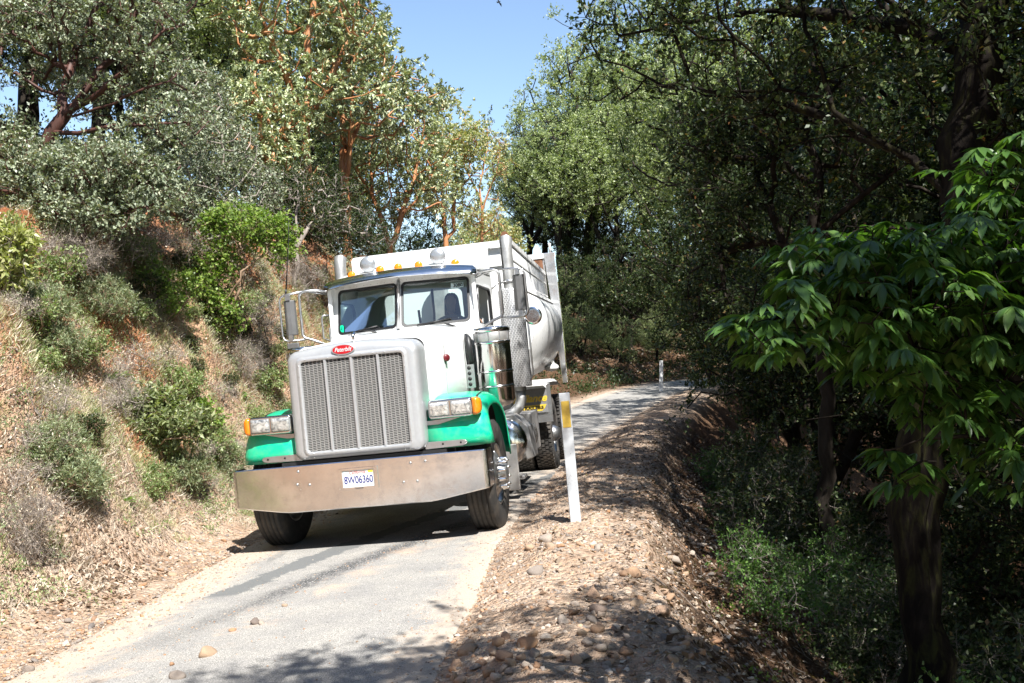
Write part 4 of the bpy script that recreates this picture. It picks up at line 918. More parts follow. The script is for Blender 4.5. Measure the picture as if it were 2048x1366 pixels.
# ------------------------------------------------------------------ LEFT BANK : madrones
mk = LM['madrone']
tree('madrone_tree', 'tallest orange-barked madrone with a straight trunk, above the truck\'s left mirror', 'tree', 11,
     [rooted(px_path([(606,560,21),(618,380,21),(612,240,21),(618,60,21.2),(640,-120,21.5)])), px_path([(612,235,21),(560,130,20.6),(520,20,20.4)]), px_path([(615,230,21),(665,160,21.3),(700,60,21.5)]), px_path([(618,320,21),(555,260,20.5),(500,215,20)])],
     px_lobes([(600,30,190,110,21,2.2),(480,60,90,80,20.5,1.2),(690,90,95,90,21.5,1.4),(560,180,130,55,20.5,1.4),(690,190,100,50,21,1.3),(600,-130,230,110,21.5,2.2),(470,190,90,40,20.3,.9)]), 350, 92, mk, BM['madrone'], .11, .044, .33, .115, group='madrones on the left bank', rosette=True, droop=.25)
tree('madrone_tree', 'orange-barked madrone with paired trunks, in the middle of the bank-top grove', 'tree', 12,
     [rooted(px_path([(700,560,22.5),(690,400,22.5),(684,280,22.5),(690,120,22.6),(690,-60,22.8)])), px_path([(684,330,22.5),(730,230,22.6),(775,130,22.8)]), px_path([(686,380,22.5),(700,330,22.4),(705,200,22.2),(690,60,22)])],
     px_lobes([(690,30,75,100,22.5,1.4),(720,150,90,70,22.3,1.4),(815,165,52,42,23,.9),(790,235,70,50,22.5,1.1),(660,250,60,40,22,.9),(650,-120,150,90,23,1.8),(870,190,40,30,23,.6)]), 270, 92, mk, BM['madrone'], .11, .044, .33, .10, group='madrones on the left bank', rosette=True, droop=.25)
tree('madrone_tree', 'slender madrone with its two pale trunks leaning left, just above the dump box', 'tree', 13,
     [rooted(px_path([(792,560,25),(770,450,25),(745,390,25),(738,300,25),(760,210,25)])), px_path([(785,510,25),(800,440,25),(835,330,25.2),(850,250,25.3)]), px_path([(745,390,25),(700,330,24.8),(690,270,24.6)])],
     px_lobes([(770,300,80,60,25,1.3),(830,290,70,80,25.3,1.3),(870,330,50,70,25.5,1.0),(700,350,50,50,25,1.0),(850,410,60,50,25.5,.9),(770,400,70,40,25.5,1)]), 170, 72, mk, BM['madrone'], .11, .044, .34, .085, group='madrones on the left bank', rosette=True, droop=.25)
tree('madrone_tree', 'madrone with a yellowing round crown, second from the sky gap', 'tree', 14,
     [rooted(px_path([(905,560,33),(888,430,33),(880,350,33),(885,250,33)])), px_path([(912,490,33.2),(905,420,33),(915,340,33.2),(925,270,33.3)])],
     px_lobes([(895,260,70,65,33,1.7),(930,320,55,60,33.5,1.4),(870,340,50,60,33,1.2),(890,400,60,40,33,1.0)]), 170, 66, LM['madrone_y'], BM['madrone'], .13, .055, .5, .09, group='madrones on the left bank', rosette=True, droop=.2)
tree('madrone_tree', 'thin half-bare madrone standing alone against the blue sky gap', 'tree', 15,
     [rooted(px_path([(963,560,38),(965,440,38),(958,370,38),(975,300,38)])), px_path([(962,400,38),(925,320,38),(915,290,38)]), px_path([(962,420,38),(995,340,38),(1000,300,38)])],
     px_lobes([(960,285,50,36,38,1.2),(1000,320,26,30,38,.7),(915,300,24,24,38,.7),(985,440,32,34,38,.6),(940,430,26,40,38,.7)]), 80, 40, LM['madrone_y'], BM['madrone'], .13, .055, .45, .065, rt=.012, group='madrones on the left bank', twigs=True)
tree('madrone_tree', 'low yellow-tipped madrone behind the front edge of the dump box', 'tree', 16,
     [rooted(px_path([(985,600,45),(985,520,45),(990,470,45)]))], px_lobes([(985,470,55,30,45,1.5),(930,500,60,25,44,1.3),(1020,500,40,30,46,1)]), 100, 60, LM['madrone_y'], BM['madrone'], .14, .06, .5, .12, group='madrones on the left bank', rosette=True)
tree('madrone_tree', 'shorter orange-barked madrone left of the tallest one, with a kinked trunk', 'tree', 17,
     [rooted(px_path([(545,540,20),(540,400,20),(548,300,20),(530,200,20)])), px_path([(542,350,20),(500,290,20),(470,250,20)])],
     px_lobes([(520,230,90,50,20,1.2),(470,290,80,40,19.7,1.1),(560,330,60,50,20,1.0)]), 130, 72, mk, BM['madrone'], .10, .04, .36, .09, group='madrones on the left bank', rosette=True, droop=.2)
# manzanita on the far left
tree('manzanita', 'big dark-branched manzanita spreading over the top left corner', 'shrub tree', 21,
     [rooted(px_path([(60,330,12.5),(110,235,12.4),(190,190,12.2),(260,130,12),(330,60,12)])), px_path([(110,235,12.4),(130,160,12.6),(170,90,12.8),(190,10,12.8)]), px_path([(110,240,12.4),(200,215,12),(290,180,11.8),(360,140,11.8)]), px_path([(150,200,12.3),(220,120,12.5),(250,40,12.6)]), px_path([(130,275,12.3),(230,250,12),(320,250,11.8),(400,245,11.8),(410,205,11.8)])],
     px_lobes([(200,40,150,70,12.4,1.2),(310,70,80,80,12.2,.9),(80,90,90,90,13,1.2),(320,170,80,60,12,.7),(350,250,90,50,12,.8),(60,20,120,60,13.5,1.2),(250,-90,200,80,12.6,1.2),(200,200,90,40,12.6,.6)]), 560, 76, LM['manz'], BM['manz'], .05, .028, .20, .085, rt=.006, group='manzanitas along the bank top', step=.22, wander=.22, twigs=True)
tree('manzanita', 'low leafy manzanita hanging over the red lip of the bank', 'shrub tree', 22,
     [rooted(px_path([(150,470,11.6),(180,420,11.5),(240,380,11.4)])), px_path([(150,450,11.6),(80,410,11.5),(20,380,11.4)]), px_path([(160,440,11.6),(260,420,11.2),(330,400,11.2)])],
     px_lobes([(220,340,120,60,11.6,.8),(90,370,100,60,11.6,.7),(300,390,80,50,11.6,.6),(180,420,130,40,11.2,.5),(20,300,60,70,11.8,.7),(290,300,80,50,12,.6)]), 460, 72, LM['manz'], BM['manz'], .05, .028, .20, .05, rt=.005, group='manzanitas along the bank top', step=.2, wander=.22, twigs=True)
tree('manzanita', 'grey-green manzanita thicket between the bank lip and the madrones', 'shrub tree', 23,
     [rooted(px_path([(430,480,15),(430,380,15),(450,300,15)])), px_path([(430,440,15),(380,360,15),(360,300,15)]), px_path([(430,420,15),(500,340,15),(520,290,15)])],
     px_lobes([(420,290,90,60,15.5,.9),(390,370,80,60,15,.8),(480,380,80,70,15.5,.9),(430,440,100,40,14.7,.7),(400,200,60,60,16.5,.9)]), 380, 66, LM['manz'], BM['grey'], .055, .03, .24, .05, rt=.006, group='manzanitas along the bank top', step=.25, wander=.22, twigs=True)
tree('manzanita', 'dark manzanita in front of the madrone trunks, right of the thicket', 'shrub tree', 24,
     [rooted(px_path([(590,520,18),(590,440,18),(600,400,18)])), px_path([(590,480,18),(640,430,18),(690,420,18)])],
     px_lobes([(590,430,80,50,18.3,.9),(670,450,80,50,18.6,.9),(560,380,60,50,18.5,.8),(720,480,70,35,19,.8),(640,370,70,40,19.5,.7)]), 260, 60, LM['oak'], BM['grey'], .06, .03, .28, .05, rt=.006, group='manzanitas along the bank top', step=.25, wander=.2, twigs=True)
# background fill behind the left row : dense broadleaf trees on the hill
def proto_tree(seed, h, rad, leaf, bark, L, W, ncl, per, cr, name='oak_tree', r0=.16, shell=.45, lean=.5, **k):
    rr = np.random.RandomState(seed); lx, ly = rr.uniform(-lean, lean, 2); lob = [(lx, ly, h*.72, rad, rad, h*.30)]
    for i in range(6):
        a = 2*pi*(i+rr.rand()*.7)/6; q = rad*rr.uniform(.45, .75); lob.append((lx+q*cos(a), ly+q*sin(a), h*rr.uniform(.42,.8), rad*rr.uniform(.38,.6), rad*rr.uniform(.38,.6), h*rr.uniform(.12,.2)))
    tk = [[(0,0,-.3),(lx*.3+.1,ly*.3,h*.22),(lx*.7,ly*.7+.1,h*.45),(lx,ly,h*.8)], [(lx*.3+.1,ly*.3,h*.25),(lx+rad*.4,ly+rad*.2,h*.6)], [(lx*.3+.1,ly*.3,h*.22),(lx-rad*.45,ly-rad*.1,h*.58)]]
    return tree(name, '', 'tree', seed, tk, lob, ncl, per, leaf, bark, L, W, cr, r0, shell=shell, **k)
def bare(o):
    return o
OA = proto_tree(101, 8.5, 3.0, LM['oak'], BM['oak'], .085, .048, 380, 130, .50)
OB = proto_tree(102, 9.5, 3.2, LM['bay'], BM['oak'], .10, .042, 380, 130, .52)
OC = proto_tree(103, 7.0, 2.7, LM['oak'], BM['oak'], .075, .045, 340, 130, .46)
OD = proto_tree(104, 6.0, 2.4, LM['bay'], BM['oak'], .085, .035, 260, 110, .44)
used = {}
rngp = np.random.RandomState(5)
def put(proto, x, y, label, group, sc=1.0, rz=None, sink=.2, z=None, szz=None):
    if proto.name in used: o = copy_tree(proto)
    else: o = proto; used[proto.name] = 1
    o.location = (x, y, (Hs(x, y) if z is None else z)-sink); o.rotation_euler = (0, 0, rngp.uniform(0, 6.28) if rz is None else rz); o.scale = (sc, sc, (szz or sc)); o['label'] = label; o['group'] = group; return o
SHADE = [(-.5,1.0,6.2,.9,.7,.4),(.6,1.2,6.2,1.0,.8,.5),(1.9,.9,6.6,1.3,.9,.6),(1.6,2.4,5.0,1.2,1.0,.6),(2.9,3.0,5.2,1.2,1.2,.7),(.6,2.0,5.3,.7,.8,.4),(4.3,2.2,5.6,1.2,1.2,.8),(3.2,.8,5.0,1.2,1.0,.7)]
# ------------------------------------------------------------------ RIGHT : far oaks beyond the bend
far = [(2.6,53,OB,1.15),(5.2,52,OB,1.3),(8.6,54,OB,1.55),(12.2,53,OB,1.6),(16.5,55,OC,1.9),(21,54,OB,1.6),(26,56,OA,1.7),(4.6,59,OD,2.3),(8.5,62,OB,1.9),(13.5,63,OA,2.0),(19,63,OB,1.9),(3.3,56,OC,1.5),(1.0,60,OD,1.3),(8.6,38.5,OB,1.55),(26,65,OA,2.0)]
vis_ = ['leftmost oak beyond the bend, its edge against the blue sky gap', 'sunlit oak beyond the bend, directly right of the tall rear post of the dump box', 'broad sunlit bay tree beyond the bend, left of the far white post', 'tall sunlit oak straight above the far white post', 'oak beyond the bend, just right of the far white post']
for i, (x, y, pr_, sc) in enumerate(far):
    put(pr_, x, y, vis_[i] if i < 5 else 'bay tree inside the bend whose lit crown hangs above the far white post' if y < 40 else 'tall dark oak in the back of the wood beyond the bend', 'oaks beyond the bend', sc)
low = [(.2,50.6,OD,.5),(2.6,50.8,OD,.55),(5,50.6,OC,.5),(7.6,50.9,OD,.6),(10.4,51,OC,.55),(13,51.4,OD,.6),(16,51.8,OC,.6),(19.5,52.3,OD,.7),(23,52.8,OC,.7),(-2,52.5,OD,.75),(3.8,54.6,OC,.8),(9.5,56,OD,.9),(7,56.6,OC,1.0),(14.6,58,OC,1.1)]
for x, y, pr_, sc in low: put(pr_, x, y, 'low leafy young oak filling the shade under the trees beyond the bend', 'young oaks under the far trees', sc, sink=.6)
# wood on the inside of the bend, below the road
near = [(6.6,26,OC,1.2),(5.6,20,OC,.95),(4.9,15.6,OC,.85),(7.8,17,OA,1.0),(6.7,11.6,OC,.8),(8.6,33,OA,1.1),(9.2,23,OC,1.3),(10,8.4,OC,.95),(11.5,13,OC,1.1),(7.6,38,OC,.8)]
tall = [(8.6,14.5,OA,1.7),(10.6,20,OA,1.9),(13.2,28,OA,1.9),(13,11,OA,1.8),(15.5,18,OA,1.9),(18,27,OA,1.9),(17,37,OC,2.2),(21,22,OA,1.9),(12.5,36,OA,1.5)]
for i, (x, y, pr_, sc) in enumerate(tall): put(pr_, x, y, 'tall oak towering over the dark wood on the right slope', 'tall oaks on the right slope', sc, sink=.3)
for i, (x, y, pr_, sc) in enumerate(near): put(pr_, x, y, 'shaded oak in the dark wood on the slope below the road', 'shaded oaks on the right slope', sc, sink=.3)
# conifer
rng = np.random.RandomState(61); cb = wp(1090, 700, 66); ztop = wp(1090, 222, 66).z; zb0 = Hs(cb.x, 66)
lob = []
for k in range(16):
    z = zb0+2+(ztop-zb0-2.2)*k/15; lob.append((cb.x, 66, z, 2.9*(1-k/15)+.35, 2.9*(1-k/15)+.35, .5))
tree('conifer_tree', 'pointed conifer rising above the oaks, right of the blue sky gap', 'tree', 61, [[(cb.x,66,zb0-.2),(cb.x,66,zb0+6),(cb.x,66,ztop)]], lob, 330, 70, LM['fir'], BM['oak'], .26, .06, .55, .2, step=.7, wander=.05, bow=-.05)
# trees on the left hill behind the front row
hill = [(-9.5,17,OC,1.0),(-12,20,OA,1.1),(-8.3,23,OC,1.0),(-10.5,27,OB,1.1),(-7.2,29,OC,1.1),(-5.2,27,OD,.9),(-6.5,35,OA,1.0),(-4.2,34,OC,.8),(-12.5,14.5,OB,1.0),(-10.6,12.6,OC,.9),(-15,19,OA,1.2),(-14,26,OA,1.2),(-7.5,40,OC,.9)]
for x, y, pr_, sc in hill: put(pr_, x, y, 'dark leafy tree behind the madrones and manzanitas on the left hillside', 'trees at the back of the left hillside', sc*.9, sink=.8)
# ------------------------------------------------------------------ big oak whose crown hangs over the road
ok = LM['oak']
LO = px_lobes([(1192,75,64,56,9.8,.9),(1290,20,95,60,9.4,1.0),(1220,170,70,50,9.6,.8),(1330,110,120,80,9.2,1.0),(1460,60,140,100,8.8,1.1),(1450,220,110,50,8.8,.8),(1600,120,140,110,8.4,1.1),(1640,270,100,45,8.2,.7),(1780,110,140,110,8,1.0),(1930,60,130,90,7.8,.9),(2040,160,80,110,7.6,.7),(1800,260,90,60,7.8,.6),(1350,-90,200,90,8.8,1.4),(1700,-90,230,90,8,1.4)])
LO += [(5.1,8.4,10.2,2.0,2,1.3),(6.6,10,11.2,2.6,2.2,1.3),(5.8,12.5,10.5,2.2,2,1.2),(8.5,7,10.6,2.6,2.3,1.3),(8,13.5,12.2,2.8,2.4,1.4),(4.4,6.3,8.8,1.5,1.4,1.0),(6,3,9,2.4,2,1.2),(10.5,10.5,12,2.6,2.4,1.3),(6,16,13,2.6,2,1.2),(2.4,5.3,7.8,1.0,.8,.5),(2.15,5.9,6.8,.8,.6,.35),(3.6,14.5,10,1.8,1.6,.9),(5,18,11,2.2,1.8,1),(4.8,11,9.4,1.5,1.4,.7)]
LO += px_lobes([(1650,30,130,60,7.7,.6),(1850,30,120,60,7.1,.6),(1950,200,80,80,6.9,.5),(1500,160,120,50,8.2,.6),(1960,20,110,70,6.9,.5)])
LO += [(4.6,4.0,6.2,1.5,1.3,.8),(5.2,2.6,6.0,1.5,1.5,.9),(4.4,6.3,7.2,1.6,1.3,.8),(2.9,8.6,7.4,1.5,1.3,.7),(6.6,5.5,6.6,1.6,1.6,1.0),(6.4,8.8,7.6,1.8,1.6,1.0),(4.6,10.8,8.4,1.8,1.3,.9),(2.6,12.2,8.6,1.2,1.2,.7),(7.8,1.8,5.4,1.4,1.6,1.0)]
tree('canyon_oak', 'huge mossy oak with a dark leaning trunk at the right edge, limbs over the road', 'tree', 71,
     [px_path([(1850,1600,7),(1850,1330,7),(1822,1150,7.05),(1842,960,7),(1868,800,7),(1912,560,7.15),(1932,350,7.3),(1965,120,7.5),(1995,-120,7.8)]), px_path([(1842,930,7),(1900,930,6.7),(1960,1010,6.5),(2060,1085,6.2),(2200,1150,6)]), px_path([(1850,870,7),(1790,850,6.9),(1735,790,6.9),(1665,835,6.8),(1610,845,6.7)]),
      px_path([(1915,390,7.3),(1830,330,7.6),(1750,280,7.9),(1600,210,8.4),(1450,190,8.9),(1330,170,9.3)]), px_path([(1965,120,7.5),(1820,60,8),(1600,20,8.6),(1400,40,9.1),(1240,70,9.5)]), [tuple(wp(1995,-120,7.8)),(4.2,6.6,6.2),(4.3,4.4,6.0),(5,2.6,5.8)]],
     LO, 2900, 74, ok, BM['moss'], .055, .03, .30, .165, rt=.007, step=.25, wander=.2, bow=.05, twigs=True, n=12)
tree('leaning_oak', 'crooked dark oak with forked limbs, standing down the slope behind the buckeye leaves', 'tree', 72,
     [rooted(px_path([(1655,900,11.5),(1650,700,11.5),(1632,560,11.5),(1625,480,11.5),(1640,400,11.5),(1632,300,11.5),(1600,180,11.6)])), px_path([(1625,470,11.5),(1690,410,11.3),(1740,385,11.2),(1800,400,11)]), px_path([(1615,520,11.5),(1560,485,11.4),(1510,480,11.3),(1460,500,11.3)]), px_path([(1640,370,11.5),(1570,330,11.5),(1540,260,11.6)])],
     px_lobes([(1500,260,110,80,11.6,1.0),(1600,180,120,80,11.8,1.1),(1440,420,70,90,11.3,.8),(1740,300,90,70,11.3,.9),(1420,580,60,110,11.4,.7),(1560,400,60,40,11.5,.5),(1400,300,70,100,12,.9)]), 420, 70, ok, BM['oak'], .055, .03, .27, .09, rt=.008, step=.3, wander=.2, twigs=True, group=None)
# more shade from crowns above and behind the photographer, and to the right of the road
tree('roadside_oak', 'oak standing just outside the right edge of the picture', 'tree', 73, [[(4.6,.6,-1.8),(4.3,.9,1.2),(3.2,1.5,3.6),(2.4,2.0,5.2)], [(3.4,1.4,3.2),(4.8,2.4,5.0)]],
     SHADE, 520, 74, ok, BM['oak'], .055, .03, .30, .16, rt=.008, step=.35)
for x, y, pr_, sc, lb in [(10.6,.5,OA,2.1,'tall dense oak added for shade on the slope just right of the photographer'),(9.5,4.8,OB,1.85,'tall bay tree added for shade on the slope right of the picture edge'),(14,5,OB,2.0,'bay tree added for shade far down the right slope outside the picture'),(9,-7,OB,2.0,'tall bay tree added for shade behind the photographer'),(16,12,OA,1.9,'oak added for shade far down the right slope outside the picture')]: put(pr_, x, y, lb, 'trees added outside the picture for shade and reflections', sc)  # trees added out of view to deepen the shade on the right
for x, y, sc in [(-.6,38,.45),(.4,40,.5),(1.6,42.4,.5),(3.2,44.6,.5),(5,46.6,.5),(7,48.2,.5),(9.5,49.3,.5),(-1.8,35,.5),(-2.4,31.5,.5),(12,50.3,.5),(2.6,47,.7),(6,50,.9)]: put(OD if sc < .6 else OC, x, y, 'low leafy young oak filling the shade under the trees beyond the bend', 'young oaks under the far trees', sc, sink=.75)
for x, y, pr_, sc, lb in [(-10.5,7.2,OA,1.15,'oak added for dark reflections up the bank, just outside the left edge of the picture'),(-9,-5,OA,1.6,'oak added for dark reflections on the bank behind the photographer on the left'),(-7.6,1,OC,1.3,'oak added for dark reflections on the bank left of the photographer'),(-11,4,OA,1.5,'oak added for dark reflections up the hill left of the photographer'),(-6,-12,OA,1.6,'oak added for dark reflections beside the road behind the photographer'),(-1,-20,OA,1.8,'large oak added for dark reflections over the road far behind the photographer')]: put(pr_, x, y, lb, 'trees added outside the picture for shade and reflections', sc)  # trees added out of view so the left windshield pane reflects dark foliage
for x, y, pr_, sc in [(-9.6,14.6,OC,1.1),(-8.2,19.5,OD,1.0),(-14,16,OB,1.3),(-11,22.5,OA,1.4),(-8,33,OB,1.2)]: put(pr_, x, y, 'dark leafy tree behind the madrones and manzanitas on the left hillside', 'trees at the back of the left hillside', sc, sink=.8)
# ------------------------------------------------------------------ buckeye in the right foreground
def buckeye():
    rng = np.random.RandomState(81)
    tr = [px_path([(2330,1600,4.7),(2260,1150,4.6),(2120,820,4.5),(1960,700,4.4),(1800,640,4.3),(1640,600,4.15),(1500,650,4.0)]), px_path([(2120,820,4.5),(2060,600,4.5),(1960,480,4.5),(1800,450,4.5),(1700,460,4.4)]), px_path([(2260,1150,4.6),(2180,950,4.3),(2060,900,4.2),(1900,860,4.2),(1780,900,4.2)]), px_path([(2120,800,4.5),(2080,500,4.8),(2040,380,4.9)])]
    lob = px_lobes([(1500,665,45,45,4.0,.22),(1580,610,60,60,4.1,.3),(1680,590,90,90,4.2,.4),(1700,480,90,45,4.4,.35),(1800,560,110,110,4.3,.45),(1900,620,120,130,4.4,.45),(2000,520,70,120,4.7,.4),(1900,790,120,70,4.3,.35),(2000,880,70,120,4.3,.4),(1820,930,60,50,4.2,.25),(2020,700,60,120,4.5,.4),(1990,330,60,60,4.9,.3)])
    base = np.array(tr[0][0]); C = lobes_pts(rng, lob+px_lobes([(1620,520,60,50,4.2,.25),(1760,700,90,60,4.2,.35),(1980,420,80,60,4.8,.3),(1560,690,60,40,4.0,.25),(2040,600,50,150,4.4,.4),(1900,470,80,50,4.5,.35)]), 640, .25); root = empty('buckeye', base); tag(root, 'buckeye branch with big bright palmate leaves reaching in from the right foreground', 'tree')
    polys, A, tips = grow(rng, [np.array(t)-base for t in tr], C-base, .032, .0025, .16, .12, .02, 7)
    mkobj('branches', tubes_mesh('branches', polys), BM['oak'], root)
    P=[];D=[];NN=[];L=[];W=[]
    for c in C-base:
        for j in range(rng.randint(1, 4)):
            psc = rng.uniform(.55, 1.2); crl = rng.uniform(.05, .45)
            a = rng.uniform(0, 2*pi); pet = np.array([cos(a), sin(a), rng.uniform(-.1,.5)]); pet /= np.linalg.norm(pet); q = c+pet*rng.uniform(.03,.07)
            ax = unit(pet+np.array([0,0,-.35])+rng.randn(3)*.15); side = unit(np.cross(ax, [0,0,1])); nrm = np.cross(side, ax)
            for k, an in enumerate((-64,-32,0,32,64)):
                t = radians(an+rng.uniform(-6,6)); d = ax*cos(t)+side*sin(t)+np.array([0,0,-crl])+rng.randn(3)*.08; P.append(q); D.append(d/np.linalg.norm(d)); NN.append(nrm+rng.randn(3)*.15); s_c = psc*rng.uniform(.8,1.15)*(1-.3*abs(an)/64); L.append(.125*s_c); W.append(.040*s_c)
    P=np.array(P);D=np.array(D);NN=unit(np.array(NN));L=np.array(L);W=np.array(W)
    # each leaflet : four faces along a drooping midrib
    B = unit(np.cross(D, NN)); Nn = np.cross(B, D); Vs = []; m_ = 5; wprof = [.08,.62,1.0,.78,.0]
    for i in range(m_):
        t = i/(m_-1); c = P+D*(L*t)[:,None]-np.array([0,0,1])*(L*.28*t*t)[:,None]; w_ = (W*.5*wprof[i])[:,None]; lift = Nn*(W*.22*wprof[i])[:,None]
        Vs += [c-B*w_+lift, c, c+B*w_+lift]
    V = np.stack(Vs, 1); n_ = len(P); F = []
    for i in range(m_-1):
        a = i*3; F += [[a,a+1,a+4,a+3],[a+1,a+2,a+5,a+4]]
    F = (np.array(F)[None]+(np.arange(n_)*3*m_)[:,None,None]).reshape(-1,4); rn = np.repeat(rng.rand(n_), len(Vs)//3*2-2)
    mkobj('leaves', npmesh('leaves', V.reshape(-1,3), F, rnd=rn, smooth=True), LM['buck'], root)
buckeye()
# ------------------------------------------------------------------ shrubs
def shrub(name, label, cat, seed, foot, lobes, ncl, per, leaf, bark, L, W, cr, r0=.02, rt=.003, group=None, nst=4, step=.12, wander=.2, parts=('stems','foliage'), **k):
    """foot : ground point; lobes in world coordinates"""
    rng = np.random.RandomState(seed+900); tk = []
    for i in range(nst):
        l = lobes[i % len(lobes)]; a = np.array([foot[0]+rng.uniform(-.05,.05), foot[1]+rng.uniform(-.05,.05), foot[2]-.05]); e = np.array(l[:3])+rng.randn(3)*.08; mid = (a+e)/2+rng.randn(3)*.08; mid[2] += .05
        tk.append([a, mid, e])
    return tree(name, label, cat, seed, tk, lobes, ncl, per, leaf, bark, L, W, cr, r0, rt=rt, group=group, step=step, wander=wander, twigs=True, parts=parts, n=6, **k)
def pshrub(name, label, cat, seed, fp, L_, *a, **k):
    """foot pixel fp gives the ground point; lobes (px,py,rx,ry[,dD]) at that distance"""
    g = hit(*fp); D = g.y
    return shrub(name, label, cat, seed, tuple(g), px_lobes([(l[0], l[1], l[2], l[3], D+(l[4] if len(l) > 4 else 0), (l[2]+l[3])/2*D/FPX) for l in L_]), *a, **k)
pshrub('maple_shrub', 'bright green small-leaved shrub arching over the bank left of the truck mirror', 'shrub', 201, (425,660), [(490,450,80,40),(550,475,45,40),(430,520,45,40),(420,580,40,45,-.1),(440,630,50,30),(395,600,30,30),(570,510,25,20),(440,450,30,25)], 260, 44, LM['bright'], BM['tan'], .05, .036, .17, r0=.03, nst=6, droop=.1)
pshrub('maple_shrub', 'small bright green sapling left of the arching shrub on the bank', 'shrub', 202, (330,640), [(350,600,35,25),(315,560,30,25),(375,560,25,20)], 70, 30, LM['bright'], BM['tan'], .045, .032, .15)
pshrub('manzanita_bush', 'pale yellow-leaved bush at the left edge under the manzanitas', 'shrub', 203, (20,600), [(20,480,40,25),(15,540,35,30),(45,500,22,18)], 60, 34, LM['pale'], BM['grey'], .085, .03, .13, rosette=True)
pshrub('leafy_bush', 'low green bush with brown dead leaves beneath it, halfway up the bank', 'shrub', 204, (310,895), [(300,830,60,40),(370,850,55,35),(250,820,30,25),(330,800,40,25)], 170, 34, LM['bay'], BM['tan'], .075, .028, .15)
pshrub('leafy_bush', 'round green bush low on the bank beside the truck fender', 'shrub', 205, (400,870), [(395,835,45,32)], 80, 40, LM['bright'], BM['tan'], .045, .032, .13)
for i, ((fx_, fy_), L_, nc) in enumerate([((120,985),[(110,900,60,50),(140,950,50,40),(90,930,40,40)],200), ((165,1000),[(165,965,40,30)],80), ((375,985),[(370,945,45,35)],90), ((105,720),[(110,690,60,30),(60,700,40,30)],110), ((300,560),[(280,520,40,35)],80), ((470,960),[(468,930,18,30)],40), ((80,640),[(90,610,60,30)],100), ((200,640),[(205,600,60,35)],110)]):
    lb = ['tallest feathery sagebrush at the foot of the bank, lower left', 'small feathery sagebrush tucked against the right of the tall one', 'dusty feathery sagebrush low on the bank near the bumper', 'feathery clump on the grassy shelf at the far left', 'thin feathery bush on bare red soil under the overhang', 'small feathery sprig right beside the green fender', 'feathery bush beneath the left manzanita roots', 'wide feathery bush in the middle of the upper bank'][i]
    pshrub('sagebrush', lb, 'shrub', 210+i, (fx_, fy_), L_, nc, 90, LM['sage'], BM['tan'], .035, .007, .14, group='feathery sagebrush on the bank', jit=.35, up=.7)
for i, (fp, L_, nc) in enumerate([((520,700),[(510,660,45,55),(540,620,25,35)],120), ((60,1130),[(40,1060,60,60),(90,1020,40,40)],130), ((250,830),[(220,790,70,40)],120), ((290,600),[(290,620,60,30),(250,640,50,30)],110), ((620,640),[(615,560,35,50)],90), ((560,560),[(560,540,40,35)],90), ((480,740),[(490,720,40,40)],80), ((120,560),[(130,510,80,40)],130), ((330,510),[(330,490,80,30)],120)]):
    lb = ['grey dry brush in front of the red soil, left of the truck mirror', 'grey dead brush at the lower left edge of the picture', 'tangled grey dry stems in the middle of the bank', 'dead twigs under the bright green sapling', 'dead twigs hanging behind the truck mirror', 'grey twigs on the lip above the mirror bracket', 'low grey dry tuft left of the grille', 'dead twigs below the manzanita at far left', 'dead twigs along the red overhang'][i]
    pshrub('dry_brush', lb, 'dead shrub', 230+i, fp, L_, nc, 10, LM['dry'], BM['grey'], .03, .006, .22, group='dead grey brush on the bank', ntw=9, rt=.0025, r0=.012, nst=6)
# shrub prototypes for the dark right slope
SA = shrub('understory_shrub', '', 'shrub', 301, (0,0,0), [(0,0,.7,.6,.6,.45),(.3,.2,1.0,.4,.4,.3),(-.35,0,.5,.4,.4,.35)], 130, 40, LM['buck'], BM['grey'], .045, .028, .2, group='undergrowth on the right slope')
SB = shrub('understory_shrub', '', 'shrub', 302, (0,0,0), [(0,0,.9,.7,.7,.6),(-.4,.2,1.4,.45,.45,.4),(.4,0,.5,.4,.4,.35)], 230, 40, LM['oak'], BM['grey'], .055, .03, .22, group='undergrowth on the right slope')
SC_ = shrub('dead_brush', '', 'dead shrub', 303, (0,0,0), [(0,0,.5,.7,.7,.4),(.2,0,.9,.5,.5,.4)], 130, 8, LM['dry'], BM['grey'], .03, .015, .35, group='dead twigs on the right slope', ntw=7, rt=.003, r0=.012)
SD = shrub('bank_shrub', '', 'shrub', 305, (0,0,0), [(0,0,.18,.22,.22,.16),(.15,.1,.3,.14,.14,.12),(-.15,0,.12,.14,.14,.1)], 90, 26, LM['weed'], BM['tan'], .04, .018, .10, group='small shrubs on the bank')
SE_ = shrub('bank_shrub', '', 'shrub', 306, (0,0,0), [(0,0,.16,.2,.2,.14),(.12,-.1,.22,.12,.12,.1)], 80, 30, LM['oak'], BM['tan'], .035, .018, .10, group='small shrubs on the bank')
SF = shrub('dry_brush', '', 'dead shrub', 307, (0,0,0), [(0,0,.16,.3,.3,.14),(.2,0,.22,.2,.2,.12)], 50, 8, LM['dry'], BM['grey'], .03, .008, .16, group='dead grey brush on the bank', ntw=8, rt=.0025, r0=.01)
rb = np.random.RandomState(90); nb = 0; bp = []
tries = 0
